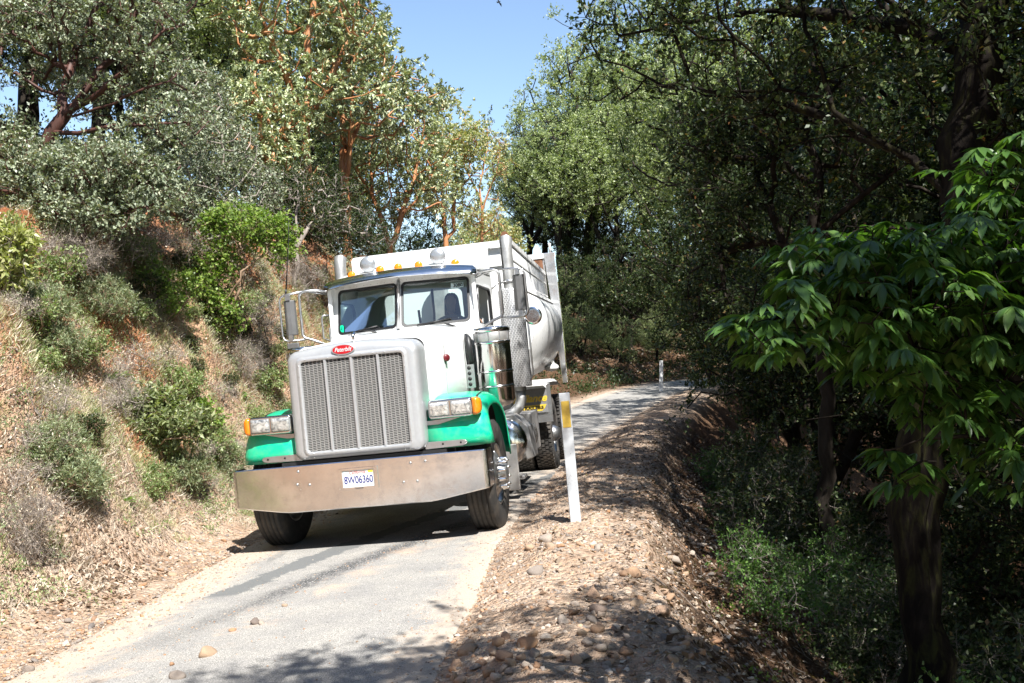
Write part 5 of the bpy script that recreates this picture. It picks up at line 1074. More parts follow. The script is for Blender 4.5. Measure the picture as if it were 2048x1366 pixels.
while nb < 56 and tries < 500:
    tries += 1
    px_, py_ = rb.uniform(0, 590), rb.uniform(520, 1000); g_ = hit(px_, py_)
    sb = -road_coords([g_.x],[g_.y])[0][0]-HW
    if sb < .7 or sb > 3.1 or any((g_.x-a)**2+(g_.y-b_)**2 < .07 for a, b_ in bp): continue
    bp.append((g_.x, g_.y)); k = nb % 5; pr_ = (SD, SE_, SF, SD, SF)[k]
    put(pr_, g_.x, g_.y, ('small green leafy shrub among the grass of the left bank', 'small dark-leaved shrub on the left bank', 'small tangle of dead grey twigs on the left bank', 'small green leafy shrub among the grass of the left bank', 'small tangle of dead grey twigs on the left bank')[k], ('small green shrubs on the bank','small dark shrubs on the bank','small dead tangles on the bank','small green shrubs on the bank','small dead tangles on the bank')[k], rb.uniform(.5, 1.15), sink=.03, z=g_.z); nb += 1
rg = np.random.RandomState(31)
pl_ = []
for i in range(64):
    for _ in range(60):
        x, y = rg.uniform(1.9, 9.5), rg.uniform(4.6, 19); s_, *_r = road_coords([x],[y]); sr = s_[0]-HW
        px_ = 1024+x/y*FPX
        if sr < 2.1+1.3*rg.rand() or px_ > 2150 or abs(x-2.87) < .35 and abs(y-7) < .9: continue
        if all((x-a)**2+(y-b_)**2 > .55**2 for a, b_ in pl_): pl_.append((x, y)); break
for i, (x, y) in enumerate(pl_):
    k = i % 5; pr_ = SA if k in (0,3) else SB if k in (1,4) else SC_
    put(pr_, x, y, {0:'small-leaved plant in the dark undergrowth on the right slope', 3:'small-leaved plant in the dark undergrowth on the right slope', 1:'dark leafy shrub in the undergrowth on the right slope', 4:'dark leafy shrub in the undergrowth on the right slope', 2:'bare grey twigs in the undergrowth on the right slope'}[k], {0:'small-leaved plants on the right slope',3:'small-leaved plants on the right slope',1:'dark shrubs on the right slope',4:'dark shrubs on the right slope',2:'dead twigs on the right slope'}[k], rg.uniform(.5, 1.0) if k != 2 else rg.uniform(.6,1.1), sink=.12)
# ------------------------------------------------------------------ marker posts
def post(label, foot, topp, wd, th, band, bandmat, mat):
    foot = Vector(foot); topp = Vector(topp); ax = (topp-foot); h = ax.length; q = ax.to_track_quat('Z', 'Y'); 
    r = empty('marker_post', foot); r.rotation_mode = 'QUATERNION'; r.rotation_quaternion = Vector((0,0,1)).rotation_difference(ax.normalized()); tag(r, label, 'marker post', 'white roadside marker posts')
    b = MB(); b.box((-wd/2,-th/2,-.3),(wd/2,th/2,h)); o = b.build('post', mat, r, bevel=.004)
    b = MB(); b.box((-wd/2+.012,-th/2-.0025,band[0]),(wd/2-.012,-th/2+.001,band[1])); b.build('reflector', bandmat, r)
    return r
m, n, p = newmat('cracked_white_post_paint')
t = noise(n, 4, 5, .6); base = ramp(n, t.outputs[0], [(.3,(.42,.45,.48)),(.7,(.56,.58,.60))]).outputs[0]
tc = N(n, 'ShaderNodeTexCoord'); mp = N(n, 'ShaderNodeMapping'); mp.inputs['Scale'].default_value = (1.2,1.2,.12); n.links.new(tc.outputs['Object'], mp.inputs[0])
cr1 = noise(n, 38, 6, .7, vec=mp.outputs[0]); mk = ramp(n, cr1.outputs[0], [(.30,(1,1,1)),(.34,(0,0,0))])
sp2 = N(n, 'ShaderNodeTexVoronoi'); sp2.inputs['Scale'].default_value = 60; n.links.new(tc.outputs['Object'], sp2.inputs[0]); mk2 = ramp(n, sp2.outputs[0], [(.13,(1,1,1)),(.17,(0,0,0))])
gate = ramp(n, noise(n, 9, 2, .5).outputs[0], [(.5,(0,0,0)),(.55,(1,1,1))]); mk2 = mix(n, 1, mk2.outputs[0], gate.outputs[0], 'MULTIPLY')
c = mix(n, mk.outputs[0], base, (.10,.08,.07)); c = mix(n, mk2, c, (.06,.05,.045)); n.links.new(c, p.inputs['Base Color']); p.inputs['Roughness'].default_value = .6; bump(n, p, cr1.outputs[0], .4, .004); M['post'] = m
M['refl'] = simple('faded_yellow_reflector', (.62,.42,.07), .35, 0, .3, nscale=18, var=.22)
M['refw'] = simple('faded_white_reflector', (.7,.72,.74), .35)
g = hit(1152, 1043); k = g.y
post('tall white marker post with a yellow panel, leaning on the gravel beside the truck', (g.x, k, g.z-.02), wp(1128, 786, k-.05), .098, .045, (1.15*.775, 1.15*.985), M['refl'], M['post'])
D2 = 36.0; g2 = wp(1322, 783, D2); zz = Hs(g2.x, D2)
post('small white marker post far off at the bend of the road', (g2.x, D2, min(zz, g2.z)+.0), wp(1322.5, 721, D2), .13, .05, (.80,.98), M['refw'], M['white'])
def islands(o):
    me = o.data; bm = bmesh.new(); bm.from_mesh(me); seen = set(); groups = []
    for v in bm.verts:
        if v.index in seen: continue
        st = [v]; seen.add(v.index); g_ = []
        while st:
            q = st.pop(); g_.append(q.index)
            for e in q.link_edges:
                w_ = e.other_vert(q)
                if w_.index not in seen: seen.add(w_.index); st.append(w_)
        groups.append(set(g_))
    bm.free()
    if len(groups) < 2: return
    co = [v.co[:] for v in me.vertices]; fs = [(tuple(p_.vertices), p_.use_smooth) for p_ in me.polygons]; base = o.name.split('.')[0]
    for g_ in groups:
        ix = sorted(g_); mp_ = {a: b_ for b_, a in enumerate(ix)}; F_ = [f for f in fs if f[0][0] in g_]; m2 = bpy.data.meshes.new(base); m2.from_pydata([co[i] for i in ix], [], [tuple(mp_[i] for i in f[0]) for f in F_]); m2.polygons.foreach_set('use_smooth', [f[1] for f in F_])
        c_ = mkobj(base, m2, me.materials[0], o.parent)
        for md in o.modifiers:
            nm = c_.modifiers.new(md.name, md.type)
            for a_ in ('thickness','offset','width','segments','limit_method','angle_limit'):
                if hasattr(md, a_): setattr(nm, a_, getattr(md, a_))
    bpy.data.objects.remove(o)
for o in list(bpy.data.objects):
    if o.type == 'MESH' and o.name.split('.')[0] in ('sign_panel_backing','gate_latch','side_box','intake_rib','bumper_bolt','trim_bolt','vent_hole','tank_strap','mud_flap','rear_fender','panel_seam','hood_latch','lug_nut','grab_handle','horn_bracket','fender_liner','rivet'): islands(o)
# ------------------------------------------------------------------ stones, gravel, litter, grass
def ico(sub):
    bm = bmesh.new(); bmesh.ops.create_icosphere(bm, subdivisions=sub, radius=1); bmesh.ops.triangulate(bm, faces=bm.faces)
    V = np.array([v.co[:] for v in bm.verts]); F = np.array([[v.index for v in f.verts] for f in bm.faces]); bm.free(); return V, F
def stone_verts(rng, V, rough=.22):
    n_ = 9; d = unit(rng.randn(n_, 3)); h = rng.uniform(.36, .78, n_); W = V.copy()
    for a, b_ in zip(d, h):      # chip flat facets off a ball
        k = W@a; W = W-np.maximum(0, k-b_)[:, None]*a
    return W*(1+rough*.25*rng.randn(len(W), 1))
m, n, p = newmat('field_stone'); at = N(n, 'ShaderNodeAttribute', attribute_name='rnd'); oi = N(n, 'ShaderNodeObjectInfo')
v = math_(n, 'FRACT', math_(n, 'ADD', at.outputs['Fac'], oi.outputs['Random'])); r = ramp(n, v, [(0,(.34,.20,.12)),(.18,(.44,.32,.22)),(.4,(.24,.21,.19)),(.55,(.44,.37,.31)),(.7,(.17,.15,.14)),(.82,(.42,.23,.12)),(1,(.58,.52,.45))])
t = noise(n, 16, 6, .7); c = mix(n, 1, r.outputs[0], ramp(n, t.outputs[0], [(.3,(.72,.70,.66)),(.7,(1.12,1.1,1.08))]).outputs[0], 'MULTIPLY'); n.links.new(c, p.inputs['Base Color']); p.inputs['Roughness'].default_value = .9; bump(n, p, t.outputs[0], .6, .012); MST = m
def scatter(rng, n_, xr, yr, f):
    x = rng.uniform(*xr, n_); y = rng.uniform(*yr, n_); s, z, tl, yy = road_coords(x, y); k = rng.rand(n_) < f(s, x, y); x, y, s = x[k], y[k], s[k]; return x, y, H(x, y), s
def stones_mesh(name, rng, x, y, z, sz, sub=0, sink=.25):
    if sub == 0:
        t_ = (1+5**.5)/2; V0 = unit(np.array([[-1,t_,0],[1,t_,0],[-1,-t_,0],[1,-t_,0],[0,-1,t_],[0,1,t_],[0,-1,-t_],[0,1,-t_],[t_,0,-1],[t_,0,1],[-t_,0,-1],[-t_,0,1]])); F0 = np.array([[0,11,5],[0,5,1],[0,1,7],[0,7,10],[0,10,11],[1,5,9],[5,11,4],[11,10,2],[10,7,6],[7,1,8],[3,9,4],[3,4,2],[3,2,6],[3,6,8],[3,8,9],[4,9,5],[2,4,11],[6,2,10],[8,6,7],[9,8,1]])
    else: V0, F0 = ico(sub)
    lib = np.stack([stone_verts(rng, V0) for _ in range(14)]); n_ = len(x); V = lib[rng.randint(0, 14, n_)]*np.stack([rng.uniform(.75,1.3,n_), rng.uniform(.7,1.1,n_), rng.uniform(.4,.8,n_)], 1)[:, None]
    a = rng.uniform(0, 2*pi, n_); ca, sa = np.cos(a)[:, None], np.sin(a)[:, None]; X = V[:, :, 0]*ca-V[:, :, 1]*sa; Y = V[:, :, 0]*sa+V[:, :, 1]*ca; tl_ = rng.uniform(-.4,.4,(n_,1)); Z = V[:, :, 2]+X*tl_
    V = np.stack([X, Y, Z], -1)*sz[:, None, None]+np.stack([x, y, z+sz*(.5-sink-.25)], -1)[:, None]
    F = (F0[None]+(np.arange(n_)*len(V0))[:, None, None]).reshape(-1, 3); return npmesh(name, V.reshape(-1,3), F, rnd=np.repeat(rng.rand(n_), len(F0)))
def zroad(x, y):
    s, z, tl, yy = road_coords(x, y); return z+tl*s+.012+.02*(1-(s/HW)**2)*(vn(x*1.2, y*1.2)-.5)
rng = np.random.RandomState(3)
shf = lambda s, x, y: np.where((s > HW-.12) & (s < HW+2.2), np.clip(1.2-.35*np.abs(s-HW-.5), .25, 1), 0)
x, y, z, s = scatter(rng, 26000, (-.8, 4.2), (4.0, 17), shf); sz = .006+.020*rng.rand(len(x))**3+.004; tag(mkobj('shoulder_gravel', stones_mesh('shoulder_gravel', rng, x, y, z, sz), MST), 'loose gravel covering the right road shoulder', 'gravel', kind='stuff')
x, y, z, s = scatter(rng, 3200, (-.8, 4.2), (4.0, 14), lambda s,x,y: np.where((s > HW-.05) & (s < HW+1.9), .5*np.clip((vn(x*1.3,y*1.3)-.25)*2.5,0.1,1), 0)); sz = .020+.026*rng.rand(len(x))**2; tag(mkobj('shoulder_cobbles', stones_mesh('shoulder_cobbles', rng, x, y, z, sz, 1), MST), 'small rounded cobbles strewn over the right shoulder', 'gravel', kind='stuff')
x, y, z, s = scatter(rng, 110000, (-6, 0), (4.0, 17), lambda s,x,y: np.where((s < -HW+.10+.5*rng.rand(len(s))**2) & (s > -HW-2.6), np.clip(.9-.3*np.abs(-s-HW), .12, 1)*np.clip((vn(x*2,y*2)-.2)*2,.15,1), 0)); sz = .006+.026*rng.rand(len(x))**3; z = np.where(s > -HW, z+z*0+.0, z); ir = s > -HW-.05; z[ir] = np.maximum(z[ir], zroad(x[ir], y[ir])-.002); tag(mkobj('bank_gravel', stones_mesh('bank_gravel', rng, x, y, z, sz), MST), 'stone chips fallen along the foot of the left bank', 'gravel', kind='stuff')
# grit scattered on the asphalt
def zroad(x, y):
    s, z, tl, yy = road_coords(x, y); return z+tl*s+.012+.02*(1-(s/HW)**2)*(vn(x*1.2, y*1.2)-.5)
x = rng.uniform(-4, 0, 26000); y = rng.uniform(4, 12, 26000); s, *_q = road_coords(x, y); k = (np.abs(s) < HW) & (rng.rand(len(x)) < .05+.8*np.clip((np.abs(s)-.75)/.6, 0, 1)**2+.5*np.clip((-s-.6)/.6, 0, 1)+.45*np.exp(-((s+.1-.4*(y-7.7))/.2)**2)); x, y = x[k], y[k]
tag(mkobj('road_grit', stones_mesh('road_grit', rng, x, y, zroad(x, y), .003+.010*rng.rand(len(x))**3, 0, .1), MST), 'grit and tiny chips lying on the asphalt', 'gravel', kind='stuff')
# separate stones
lib = []
for i in range(10):
    V0, F0 = ico(2); V = stone_verts(rng, V0, .05)*np.array([1.15,.9,.72]); lib.append(npmesh('stone', V, F0, rnd=np.full(len(F0), rng.rand()*.3)))
for me in lib: me.materials.append(MST)
def stone(x, y, r, label, group, zg=None, k=None, rz=None):
    o = bpy.data.objects.new('stone', lib[rngs.randint(0, 10) if k is None else k]); COL.objects.link(o); o.location = (x, y, (Hs(x, y) if zg is None else zg)+r*.28); o.scale = (r,)*3
    o.rotation_euler = (rngs.uniform(-.3,.3), rngs.uniform(-.3,.3), rngs.uniform(0,6.3) if rz is None else rz); tag(o, label, 'stone', group); return o
rngs = np.random.RandomState(44)
def on_road(px, py):
    for D in np.arange(4, 14, .01):
        q = wp(px, py, D)
        if q.z <= float(zroad(np.array([q.x]), np.array([q.y]))[0]): return q
    return q
for px_, py_, w_, lb in [(413,1310,38,'largest orange-tan stone lying on the asphalt in the foreground'),(356,1355,30,'pale tan stone at the bottom edge of the road, left of the largest one'),(346,1330,13,'small orange pebble just above the pale tan stone at the bottom edge'),(512,1246,20,'orange stone on the asphalt, left one of a touching pair'),(524,1248,12,'small grey stone touching the right side of an orange one on the asphalt'),(466,1262,13,'flat orange chip on the asphalt halfway between the big stone and the orange pair'),(569,1213,12,'lone tan pebble on the asphalt under the license plate'),(55,1342,26,'pale stone at the dirt edge in the lower left corner'),(284,1206,16,'grey-white stone on the left road edge'),(266,1205,14,'small white stone just left of the grey-white one on the road edge')]:
    q = on_road(px_, py_); stone(q.x, q.y, w_/2*q.y/FPX*1.25, lb, 'loose stones on the asphalt', q.z)
big_ = [(1075,1138,34,'upright angular brown stone at the edge of the asphalt on the shoulder'),(1195,1098,22,'rounded orange stone in the sunny patch below the tall marker post'),(1090,1078,28,'tan stone on the asphalt edge nearest the front tyre'),(1262,1143,40,'wide flat tan stone on the right of the sunny patch'),(1196,1218,32,'pale boxy stone in the middle of the sunlit gravel'),(1186,1183,34,'yellowish block of stone above the pale boxy one'),(1326,1222,34,'brown rounded stone near the dark drop-off'),(932,1298,34,'pointed grey-brown stone at the lower road edge'),(1050,1285,40,'bluish grey angular stone among the shaded cobbles'),(990,1300,30,'dark grey stone between two cobbles in the shade'),(1012,1312,34,'flat reddish stone in front of the dark grey one'),(912,1325,24,'reddish stone at the asphalt edge, bottom of the picture'),(1128,1240,26,'sharp pale wedge of stone in the sunlit gravel'),(1098,1312,26,'rusty round stone right of the flat reddish one'),(1350,1300,26,'yellowish round stone in shade, lower right of the shoulder'),(1206,1360,30,'grey stone at the bottom edge of the shoulder'),(1350,1123,28,'pale stone where the shoulder drops away')]
for px_, py_, w_, lb in big_:
    q = hit(px_, py_+w_*.25); stone(q.x, q.y, w_/2*q.y/FPX*1.25, lb, 'larger stones on the shoulder')
cnt = 0
tries = 0
while cnt < 130 and tries < 900:
    tries += 1
    px_, py_ = rngs.uniform(880, 1480), rngs.uniform(1060, 1420); q = hit(px_, py_); s_ = road_coords([q.x],[q.y])[0][0]
    if s_ < HW+.02 or s_ > HW+2.0 or vn(q.x*1.1+5, q.y*1.1) < .35: continue
    stone(q.x, q.y, rngs.uniform(.022,.05), 'fist-sized stone lying loose in the gravel of the shoulder', 'fist-sized stones on the shoulder'); cnt += 1
cnt = 0
tries = 0
while cnt < 60 and tries < 900:
    tries += 1
    px_, py_ = rngs.uniform(0, 480), rngs.uniform(1000, 1330); q = hit(px_, py_); s_ = road_coords([q.x],[q.y])[0][0]
    if s_ > -HW: continue
    stone(q.x, q.y, rngs.uniform(.018,.042), 'loose pale stone on the dirt at the foot of the left bank', 'stones at the foot of the bank'); cnt += 1
# litter : dry leaves and chips
def normals(x, y, e=.03):
    gx_ = (H(x+e, y)-H(x-e, y))/(2*e); gy_ = (H(x, y+e)-H(x, y-e))/(2*e); return unit(np.stack([-gx_, -gy_, np.ones_like(gx_)], -1))
def litter(name, label, n_, xr, yr, f, mat, L, W, seed, lift=.012):
    rng = np.random.RandomState(seed); x, y, z, s = scatter(rng, n_, xr, yr, f); nn = normals(x, y); d = rng.randn(len(x), 3); d = unit(d-(d*nn).sum(1)[:, None]*nn+nn*rng.uniform(-.1,.5,(len(x),1))); n2 = unit(nn+rng.randn(len(x),3)*.35)
    P = np.stack([x, y, z], -1)+nn*lift*rng.rand(len(x),1); sc = rng.uniform(.6,1.3,len(x)); return tag(mkobj(name, leaf_mesh(name, P, d, n2, L*sc, W*sc*rng.uniform(.6,1.3,len(x)), rng, fold=.2), mat), label, 'leaf litter', kind='stuff')
LM['litter'] = leafmat('fallen_leaves', [(0,(.05,.03,.02)),(.35,(.14,.085,.05)),(.7,(.27,.18,.12)),(.9,(.42,.34,.26)),(1,(.55,.48,.40))], .7, .1)
litter('leaf_litter', 'brown leaf litter down the shaded right slope', 60000, (.2, 7), (4, 22), lambda s,x,y: np.where(s > HW+.9, np.clip((s-HW-.7)*1.2, 0, 1), np.where(s > HW+.05, .12, 0)), LM['litter'], .05, .026, 5)
litter('bank_litter', 'dry leaves and bark chips at the foot of the left bank', 34000, (-9, -1.5), (5, 20), lambda s,x,y: np.where(s < -HW-.25, np.clip(1.4*(vn(x*.9+3,y*.9)-.30), .06, .7)*np.clip((-s-HW-.2), 0, 1), 0), LM['dry'], .04, .018, 6)
gc = hit(175, 1140)
litter('bark_litter', 'drift of grey-brown dead leaves and bark at the foot of the bank, lower left', 13000, (gc.x-1.3, gc.x+1.3), (gc.y-1.6, gc.y+1.6), lambda s,x,y: np.where(s < -HW-.15, np.exp(-((x-gc.x)/.5)**2-((y-gc.y)/.75)**2), 0), LM['litter'], .055, .016, 25)
litter('far_litter', 'leaf litter under the trees beyond the bend', 30000, (-3, 26), (42, 60), lambda s,x,y: np.where(s < -HW, .7, 0), LM['litter'], .16, .08, 7)
# grass tufts, weeds
def tufts(name, label, cat, n_, xr, yr, f, mat, per, hgt, wd, spread, seed, lean=.5, follow=0):
    rng = np.random.RandomState(seed); x, y, z, s = scatter(rng, n_, xr, yr, f); nn = normals(x, y, .08); k = len(x); sc = rng.uniform(.5, 1.25, k)
    P = np.stack([x, y, z], -1)[:, None]+rng.randn(k, per, 3)*np.array([spread, spread, 0])*sc[:, None, None]; P[:, :, 2] = H(P[:, :, 0].ravel(), P[:, :, 1].ravel()).reshape(k, per)-.01
    d = unit(np.array([0,0,1.])+nn[:, None]*.35+rng.randn(k, per, 3)*lean*np.array([1,1,.3])+(np.array([.3,-.1,-.5])*follow)); n2 = unit(rng.randn(k, per, 3)); h = hgt*sc[:, None]*rng.uniform(.5, 1.2, (k, per))
    base = rng.rand(k, 1)*.55; me = leaf_mesh(name, P.reshape(-1,3), d.reshape(-1,3), n2.reshape(-1,3), h.ravel(), wd*rng.uniform(.7,1.3,k*per), rng, fold=.16)
    me.attributes['rnd'].data.foreach_set('value', (base+.45*rng.rand(k, per)).astype(np.float32).ravel()); return tag(mkobj(name, me, mat), label, cat, kind='stuff')
def gm(s, x, y):    # where grass grows on the bank
    sl = -s-HW; sl = sl+fbm(x*.9+70, y*.9, 3)*1.1; a = np.clip((sl-.55)/.6, 0, 1)*np.clip((2.9-sl)/.35, 0.04, 1); return a*np.clip((fbm(x*.75+11, y*.75+4, 3)*.5+.5-.27)*4, .15, 1)
tufts('grass', 'green and straw-coloured grass over the left bank', 'grass', 13000, (-9, -1.5), (6.5, 24), gm, LM['grass'], 44, .10, .0034, .045, 8, .6)
tufts('dry_grass', 'pale dead grass matted on the left bank', 'grass', 10000, (-9, -1.5), (6.5, 24), lambda s,x,y: gm(s,x+7,y+3)*.9, LM['dry'], 50, .10, .003, .06, 9, 1.0, .35)
def weeds(name, label, n_, xr, yr, f, mat, per, cr, L, W, seed):
    rng = np.random.RandomState(seed); x, y, z, s = scatter(rng, n_, xr, yr, f); nn = normals(x, y, .08); C = np.stack([x, y, z], -1)+nn*cr*.4; k = len(x); sc = rng.uniform(.5,1.5,(k,1,1))
    P = C[:, None]+rng.randn(k, per, 3)*cr*.5*sc*np.array([1,1,.7]); d = unit(rng.randn(k, per, 3)+np.array([0,0,.3])); n2 = unit(rng.randn(k, per, 3)*.6+nn[:, None]+np.array([0,0,.6])); q = rng.uniform(.6,1.3,k*per)
    me = leaf_mesh(name, P.reshape(-1,3), d.reshape(-1,3), n2.reshape(-1,3), L*q, W*q, rng); me.attributes['rnd'].data.foreach_set('value', (rng.rand(k,1)*.6+.4*rng.rand(k,per)).astype(np.float32).ravel()); return tag(mkobj(name, me, mat), label, 'weeds', kind='stuff')
weeds('bank_weeds', 'small-leaved green weeds scattered over the left bank', 5200, (-9,-1.5), (6.5,24), lambda s,x,y: gm(s,x-5,y+9), LM['weed'], 40, .13, .026, .013, 14)
weeds('bank_herbs', 'grey-green feathery herbs between the bank grasses', 3200, (-9,-1.5), (6.5,24), lambda s,x,y: gm(s,x-15,y+19), LM['sage'], 70, .14, .035, .006, 15)
weeds('slope_herbs', 'green seedlings in the leaf litter of the right slope', 500, (.9,8), (4.5,20), lambda s,x,y: np.where(s > HW+1.7, .6, 0), LM['bright'], 26, .12, .035, .022, 16)
weeds('lip_brush', 'leafy brush matted along the top edge of the left bank', 2600, (-11,-1.2), (8,34), lambda s,x,y: np.where((-s-HW > 2.7) & (-s-HW < 5), .8, 0), LM['manz'], 60, .26, .045, .024, 17)
weeds('hill_brush', 'brush covering the hill above the left bank', 3500, (-16,0), (9,50), lambda s,x,y: np.where((-s-HW > 3.6) & (-s-HW < 12), .6, 0), LM['oak'], 60, .42, .07, .036, 18)
weeds('bend_brush', 'low brush at the road edge beyond the bend', 3500, (-5,30), (26,60), lambda s,x,y: np.where((-s-HW > .25), .9*np.exp(-(-s-HW)/5), 0), LM['oak'], 60, .38, .10, .05, 19)
# roots and dead twigs hanging below the lip
rng = np.random.RandomState(77); polys = []
x, y, z, s = scatter(rng, 9000, (-9, -1.5), (8, 24), lambda s,x,y: np.where((-s-HW > 2.25) & (-s-HW < 3.3), .55, 0)); nn = normals(x, y, .1)
for i in range(min(1100, len(x))):
    q = np.array([x[i], y[i], z[i]]); d = unit(nn[i]*.5+np.array([0,0,-.5])+rng.randn(3)*.7); P = [q]; L_ = rng.uniform(.10,.42)/5
    for j in range(5): d = unit(d+np.array([0,0,-.12])+rng.randn(3)*.35+nn[i]*.1); P.append(P[-1]+d*L_)
    r0_ = rng.uniform(.0018,.005); polys.append((np.array(P), np.linspace(r0_, r0_*.4, 6), 3))
tag(mkobj('hanging_roots', tubes_mesh('hanging_roots', polys, 3), BM['grey']), 'grey roots and dead twigs hanging from the red lip of the bank', 'roots', kind='stuff')
polys = []
def twg(n_, xr, yr, f, seed, l0, l1):
    rng = np.random.RandomState(seed); x, y, z, s = scatter(rng, n_, xr, yr, f); out = []
    for i in range(len(x)):
        a = rng.uniform(0, 2*pi); L_ = rng.uniform(l0, l1); m_ = 5; xs = x[i]+np.cumsum(np.full(m_, L_/m_*cos(a))+rng.randn(m_)*L_*.05); ys = y[i]+np.cumsum(np.full(m_, L_/m_*sin(a))+rng.randn(m_)*L_*.05)
        zz_ = H(xs, ys)+.008+rng.rand()*.05*np.linspace(0,1,m_); r_ = rng.uniform(.0015,.005); out.append((np.stack([xs,ys,zz_],-1), np.linspace(r_, r_*.5, m_), 3))
    return out
tag(mkobj('fallen_twigs', tubes_mesh('fallen_twigs', twg(900,(.6,6),(4.5,16),lambda s,x,y: np.where(s > HW+.9,.6,0), 51, .15,.7), 3), BM['grey']), 'dead twigs lying on the right shoulder and slope', 'twigs', kind='stuff')
tag(mkobj('bank_twigs', tubes_mesh('bank_twigs', twg(1500,(-9,-1.5),(6.5,20),lambda s,x,y: np.where(s < -HW-.6,.6,0), 52, .1,.5), 3), BM['grey']), 'dead twigs lying on the left bank', 'twigs', kind='stuff')
# broad-leaved mullein-like plants
def rosette(label, px_, py_, sz, seed, nl=11):
    rng = np.random.RandomState(seed); g = hit(px_, py_); root = empty('broadleaf_plant', g); tag(root, label, 'plant', 'broad-leaved plants on the bank'); V=[];F=[]
    for i in range(nl):
        a = rng.uniform(0, 2*pi); el = rng.uniform(.5, 1.3); d = np.array([cos(a)*cos(el), sin(a)*cos(el), sin(el)]); L_ = sz*rng.uniform(.7,1.2); W_ = L_*.34; sd = unit(np.cross(d, [0,0,1.])); b = len(V)
        for j in range(7):
            t = j/6; c = d*L_*t+np.array([0,0,-1])*L_*.35*t*t; w_ = W_*.5*math.sin(pi*min(1, .12+.88*t))**.8 if j < 6 else 0; up_ = np.cross(sd, d)
            V += [c-sd*w_+up_*w_*.35, c, c+sd*w_+up_*w_*.35]
        for j in range(6):
            k = b+j*3; F += [[k,k+1,k+4,k+3],[k+1,k+2,k+5,k+4]]
    mkobj('leaves', npmesh('leaves', V, F, rnd=np.repeat(rng.rand(nl), 12), smooth=True), LM['pale2'], root)
    b = MB(); b.tube([(0,0,-.04),(0,0,sz*.3)], [.012,.006], 6); b.build('stalk', BM['tan'], root)
LM['pale2'] = leafmat('broad_grey_green_leaves', [(0,(.14,.24,.07)),(1,(.26,.36,.14))], .5, .3)
rosette('broad-leaved plant with one tall leaf in the middle of the grassy bank', 228, 765, .26, 1); rosette('broad-leaved plant on bare soil just left of the grille', 487, 800, .17, 2, 8); rosette('small broad-leaved plant low on the bank, right of the other', 272, 770, .15, 3, 9); rosette('small yellow-green plant on the dirt at the foot of the bank', 255, 1010, .13, 4, 14)
# ------------------------------------------------------------------ driver
def skin(nodes, edges, name, sub=1):
    me = bpy.data.meshes.new(name); me.from_pydata([n_[0] for n_ in nodes], edges, []); o = bpy.data.objects.new(name, me); COL.objects.link(o)
    md = o.modifiers.new('k', 'SKIN'); md.use_smooth_shade = True
    for v, n_ in zip(me.skin_vertices[0].data, nodes): r_ = n_[1]; v.radius = r_ if isinstance(r_, tuple) else (r_, r_)
    me.skin_vertices[0].data[0].use_root = True; o.modifiers.new('s', 'SUBSURF').levels = sub; o.modifiers['s'].render_levels = sub
    bpy.context.view_layer.update(); m2 = bpy.data.meshes.new_from_object(o.evaluated_get(bpy.context.evaluated_depsgraph_get())); bpy.data.objects.remove(o); m2.name = name
    m2.polygons.foreach_set('use_smooth', np.ones(len(m2.polygons), bool)); return m2
dx = .43
PR = empty('person', Vector(TLOC)+Euler(RT, 'YXZ').to_matrix() @ Vector((0,0,.05)), RT, 'YXZ'); tag(PR, 'driver with shoulder-length hair and dark blue shirt at the wheel of the truck', 'person')
nd = [((dx,2.90,1.66),(.15,.11)),((dx,2.89,1.82),(.135,.10)),((dx,2.87,2.0),(.15,.10)),((dx,2.86,2.12),(.09,.07)),((dx,2.845,2.18),.052),((dx,2.83,2.23),.055),
      ((dx+.16,2.86,2.09),.058),((dx+.28,2.76,1.92),.045),((dx+.37,2.60,2.075),.036),((dx+.33,2.52,2.10),.026),((dx+.27,2.50,2.11),.034),
      ((dx-.16,2.86,2.09),.058),((dx-.26,2.80,1.86),.045),((dx-.20,2.64,2.00),.036),((dx-.19,2.64,2.05),.026),((dx-.18,2.64,2.10),.034),
      ((dx+.10,2.84,1.62),.085),((dx+.13,2.50,1.66),.065),((dx+.13,2.42,1.25),.045),((dx+.13,2.34,1.17),.04),((dx-.10,2.84,1.62),.085),((dx-.13,2.50,1.66),.065),((dx-.13,2.42,1.25),.045),((dx-.13,2.34,1.17),.04)]
ed = [(0,1),(1,2),(2,3),(3,4),(4,5),(2,6),(6,7),(7,8),(8,9),(9,10),(2,11),(11,12),(12,13),(13,14),(14,15),(0,16),(16,17),(17,18),(18,19),(0,20),(20,21),(21,22),(22,23)]
for h_, c_ in ((10,(dx+.27,2.50,2.11)),(15,(dx-.18,2.64,2.10))):
    for k in range(4):
        b0 = len(nd); o_ = (k-1.5)*.019; L_ = (.028,.032,.030,.024)[k]
        nd += [((c_[0]-.02*(1 if h_==10 else -1)+o_*.3, c_[1]-.012, c_[2]+o_),.0088),((c_[0]-.045*(1 if h_==10 else -1), c_[1]-.012-L_*.5, c_[2]+o_),.0085),((c_[0]-.035*(1 if h_==10 else -1), c_[1]-.012-L_, c_[2]+o_),.0075)]; ed += [(h_,b0),(b0,b0+1),(b0+1,b0+2)]
    b0 = len(nd); nd += [((c_[0],c_[1]-.02,c_[2]+.035),.010),((c_[0],c_[1]-.035,c_[2]+.055),.009)]; ed += [(h_,b0),(b0,b0+1)]
bm_ = skin(nd, ed, 'body', 1)
hd_ = MB(); hc = Vector((dx, 2.815, 2.325)); rings = []
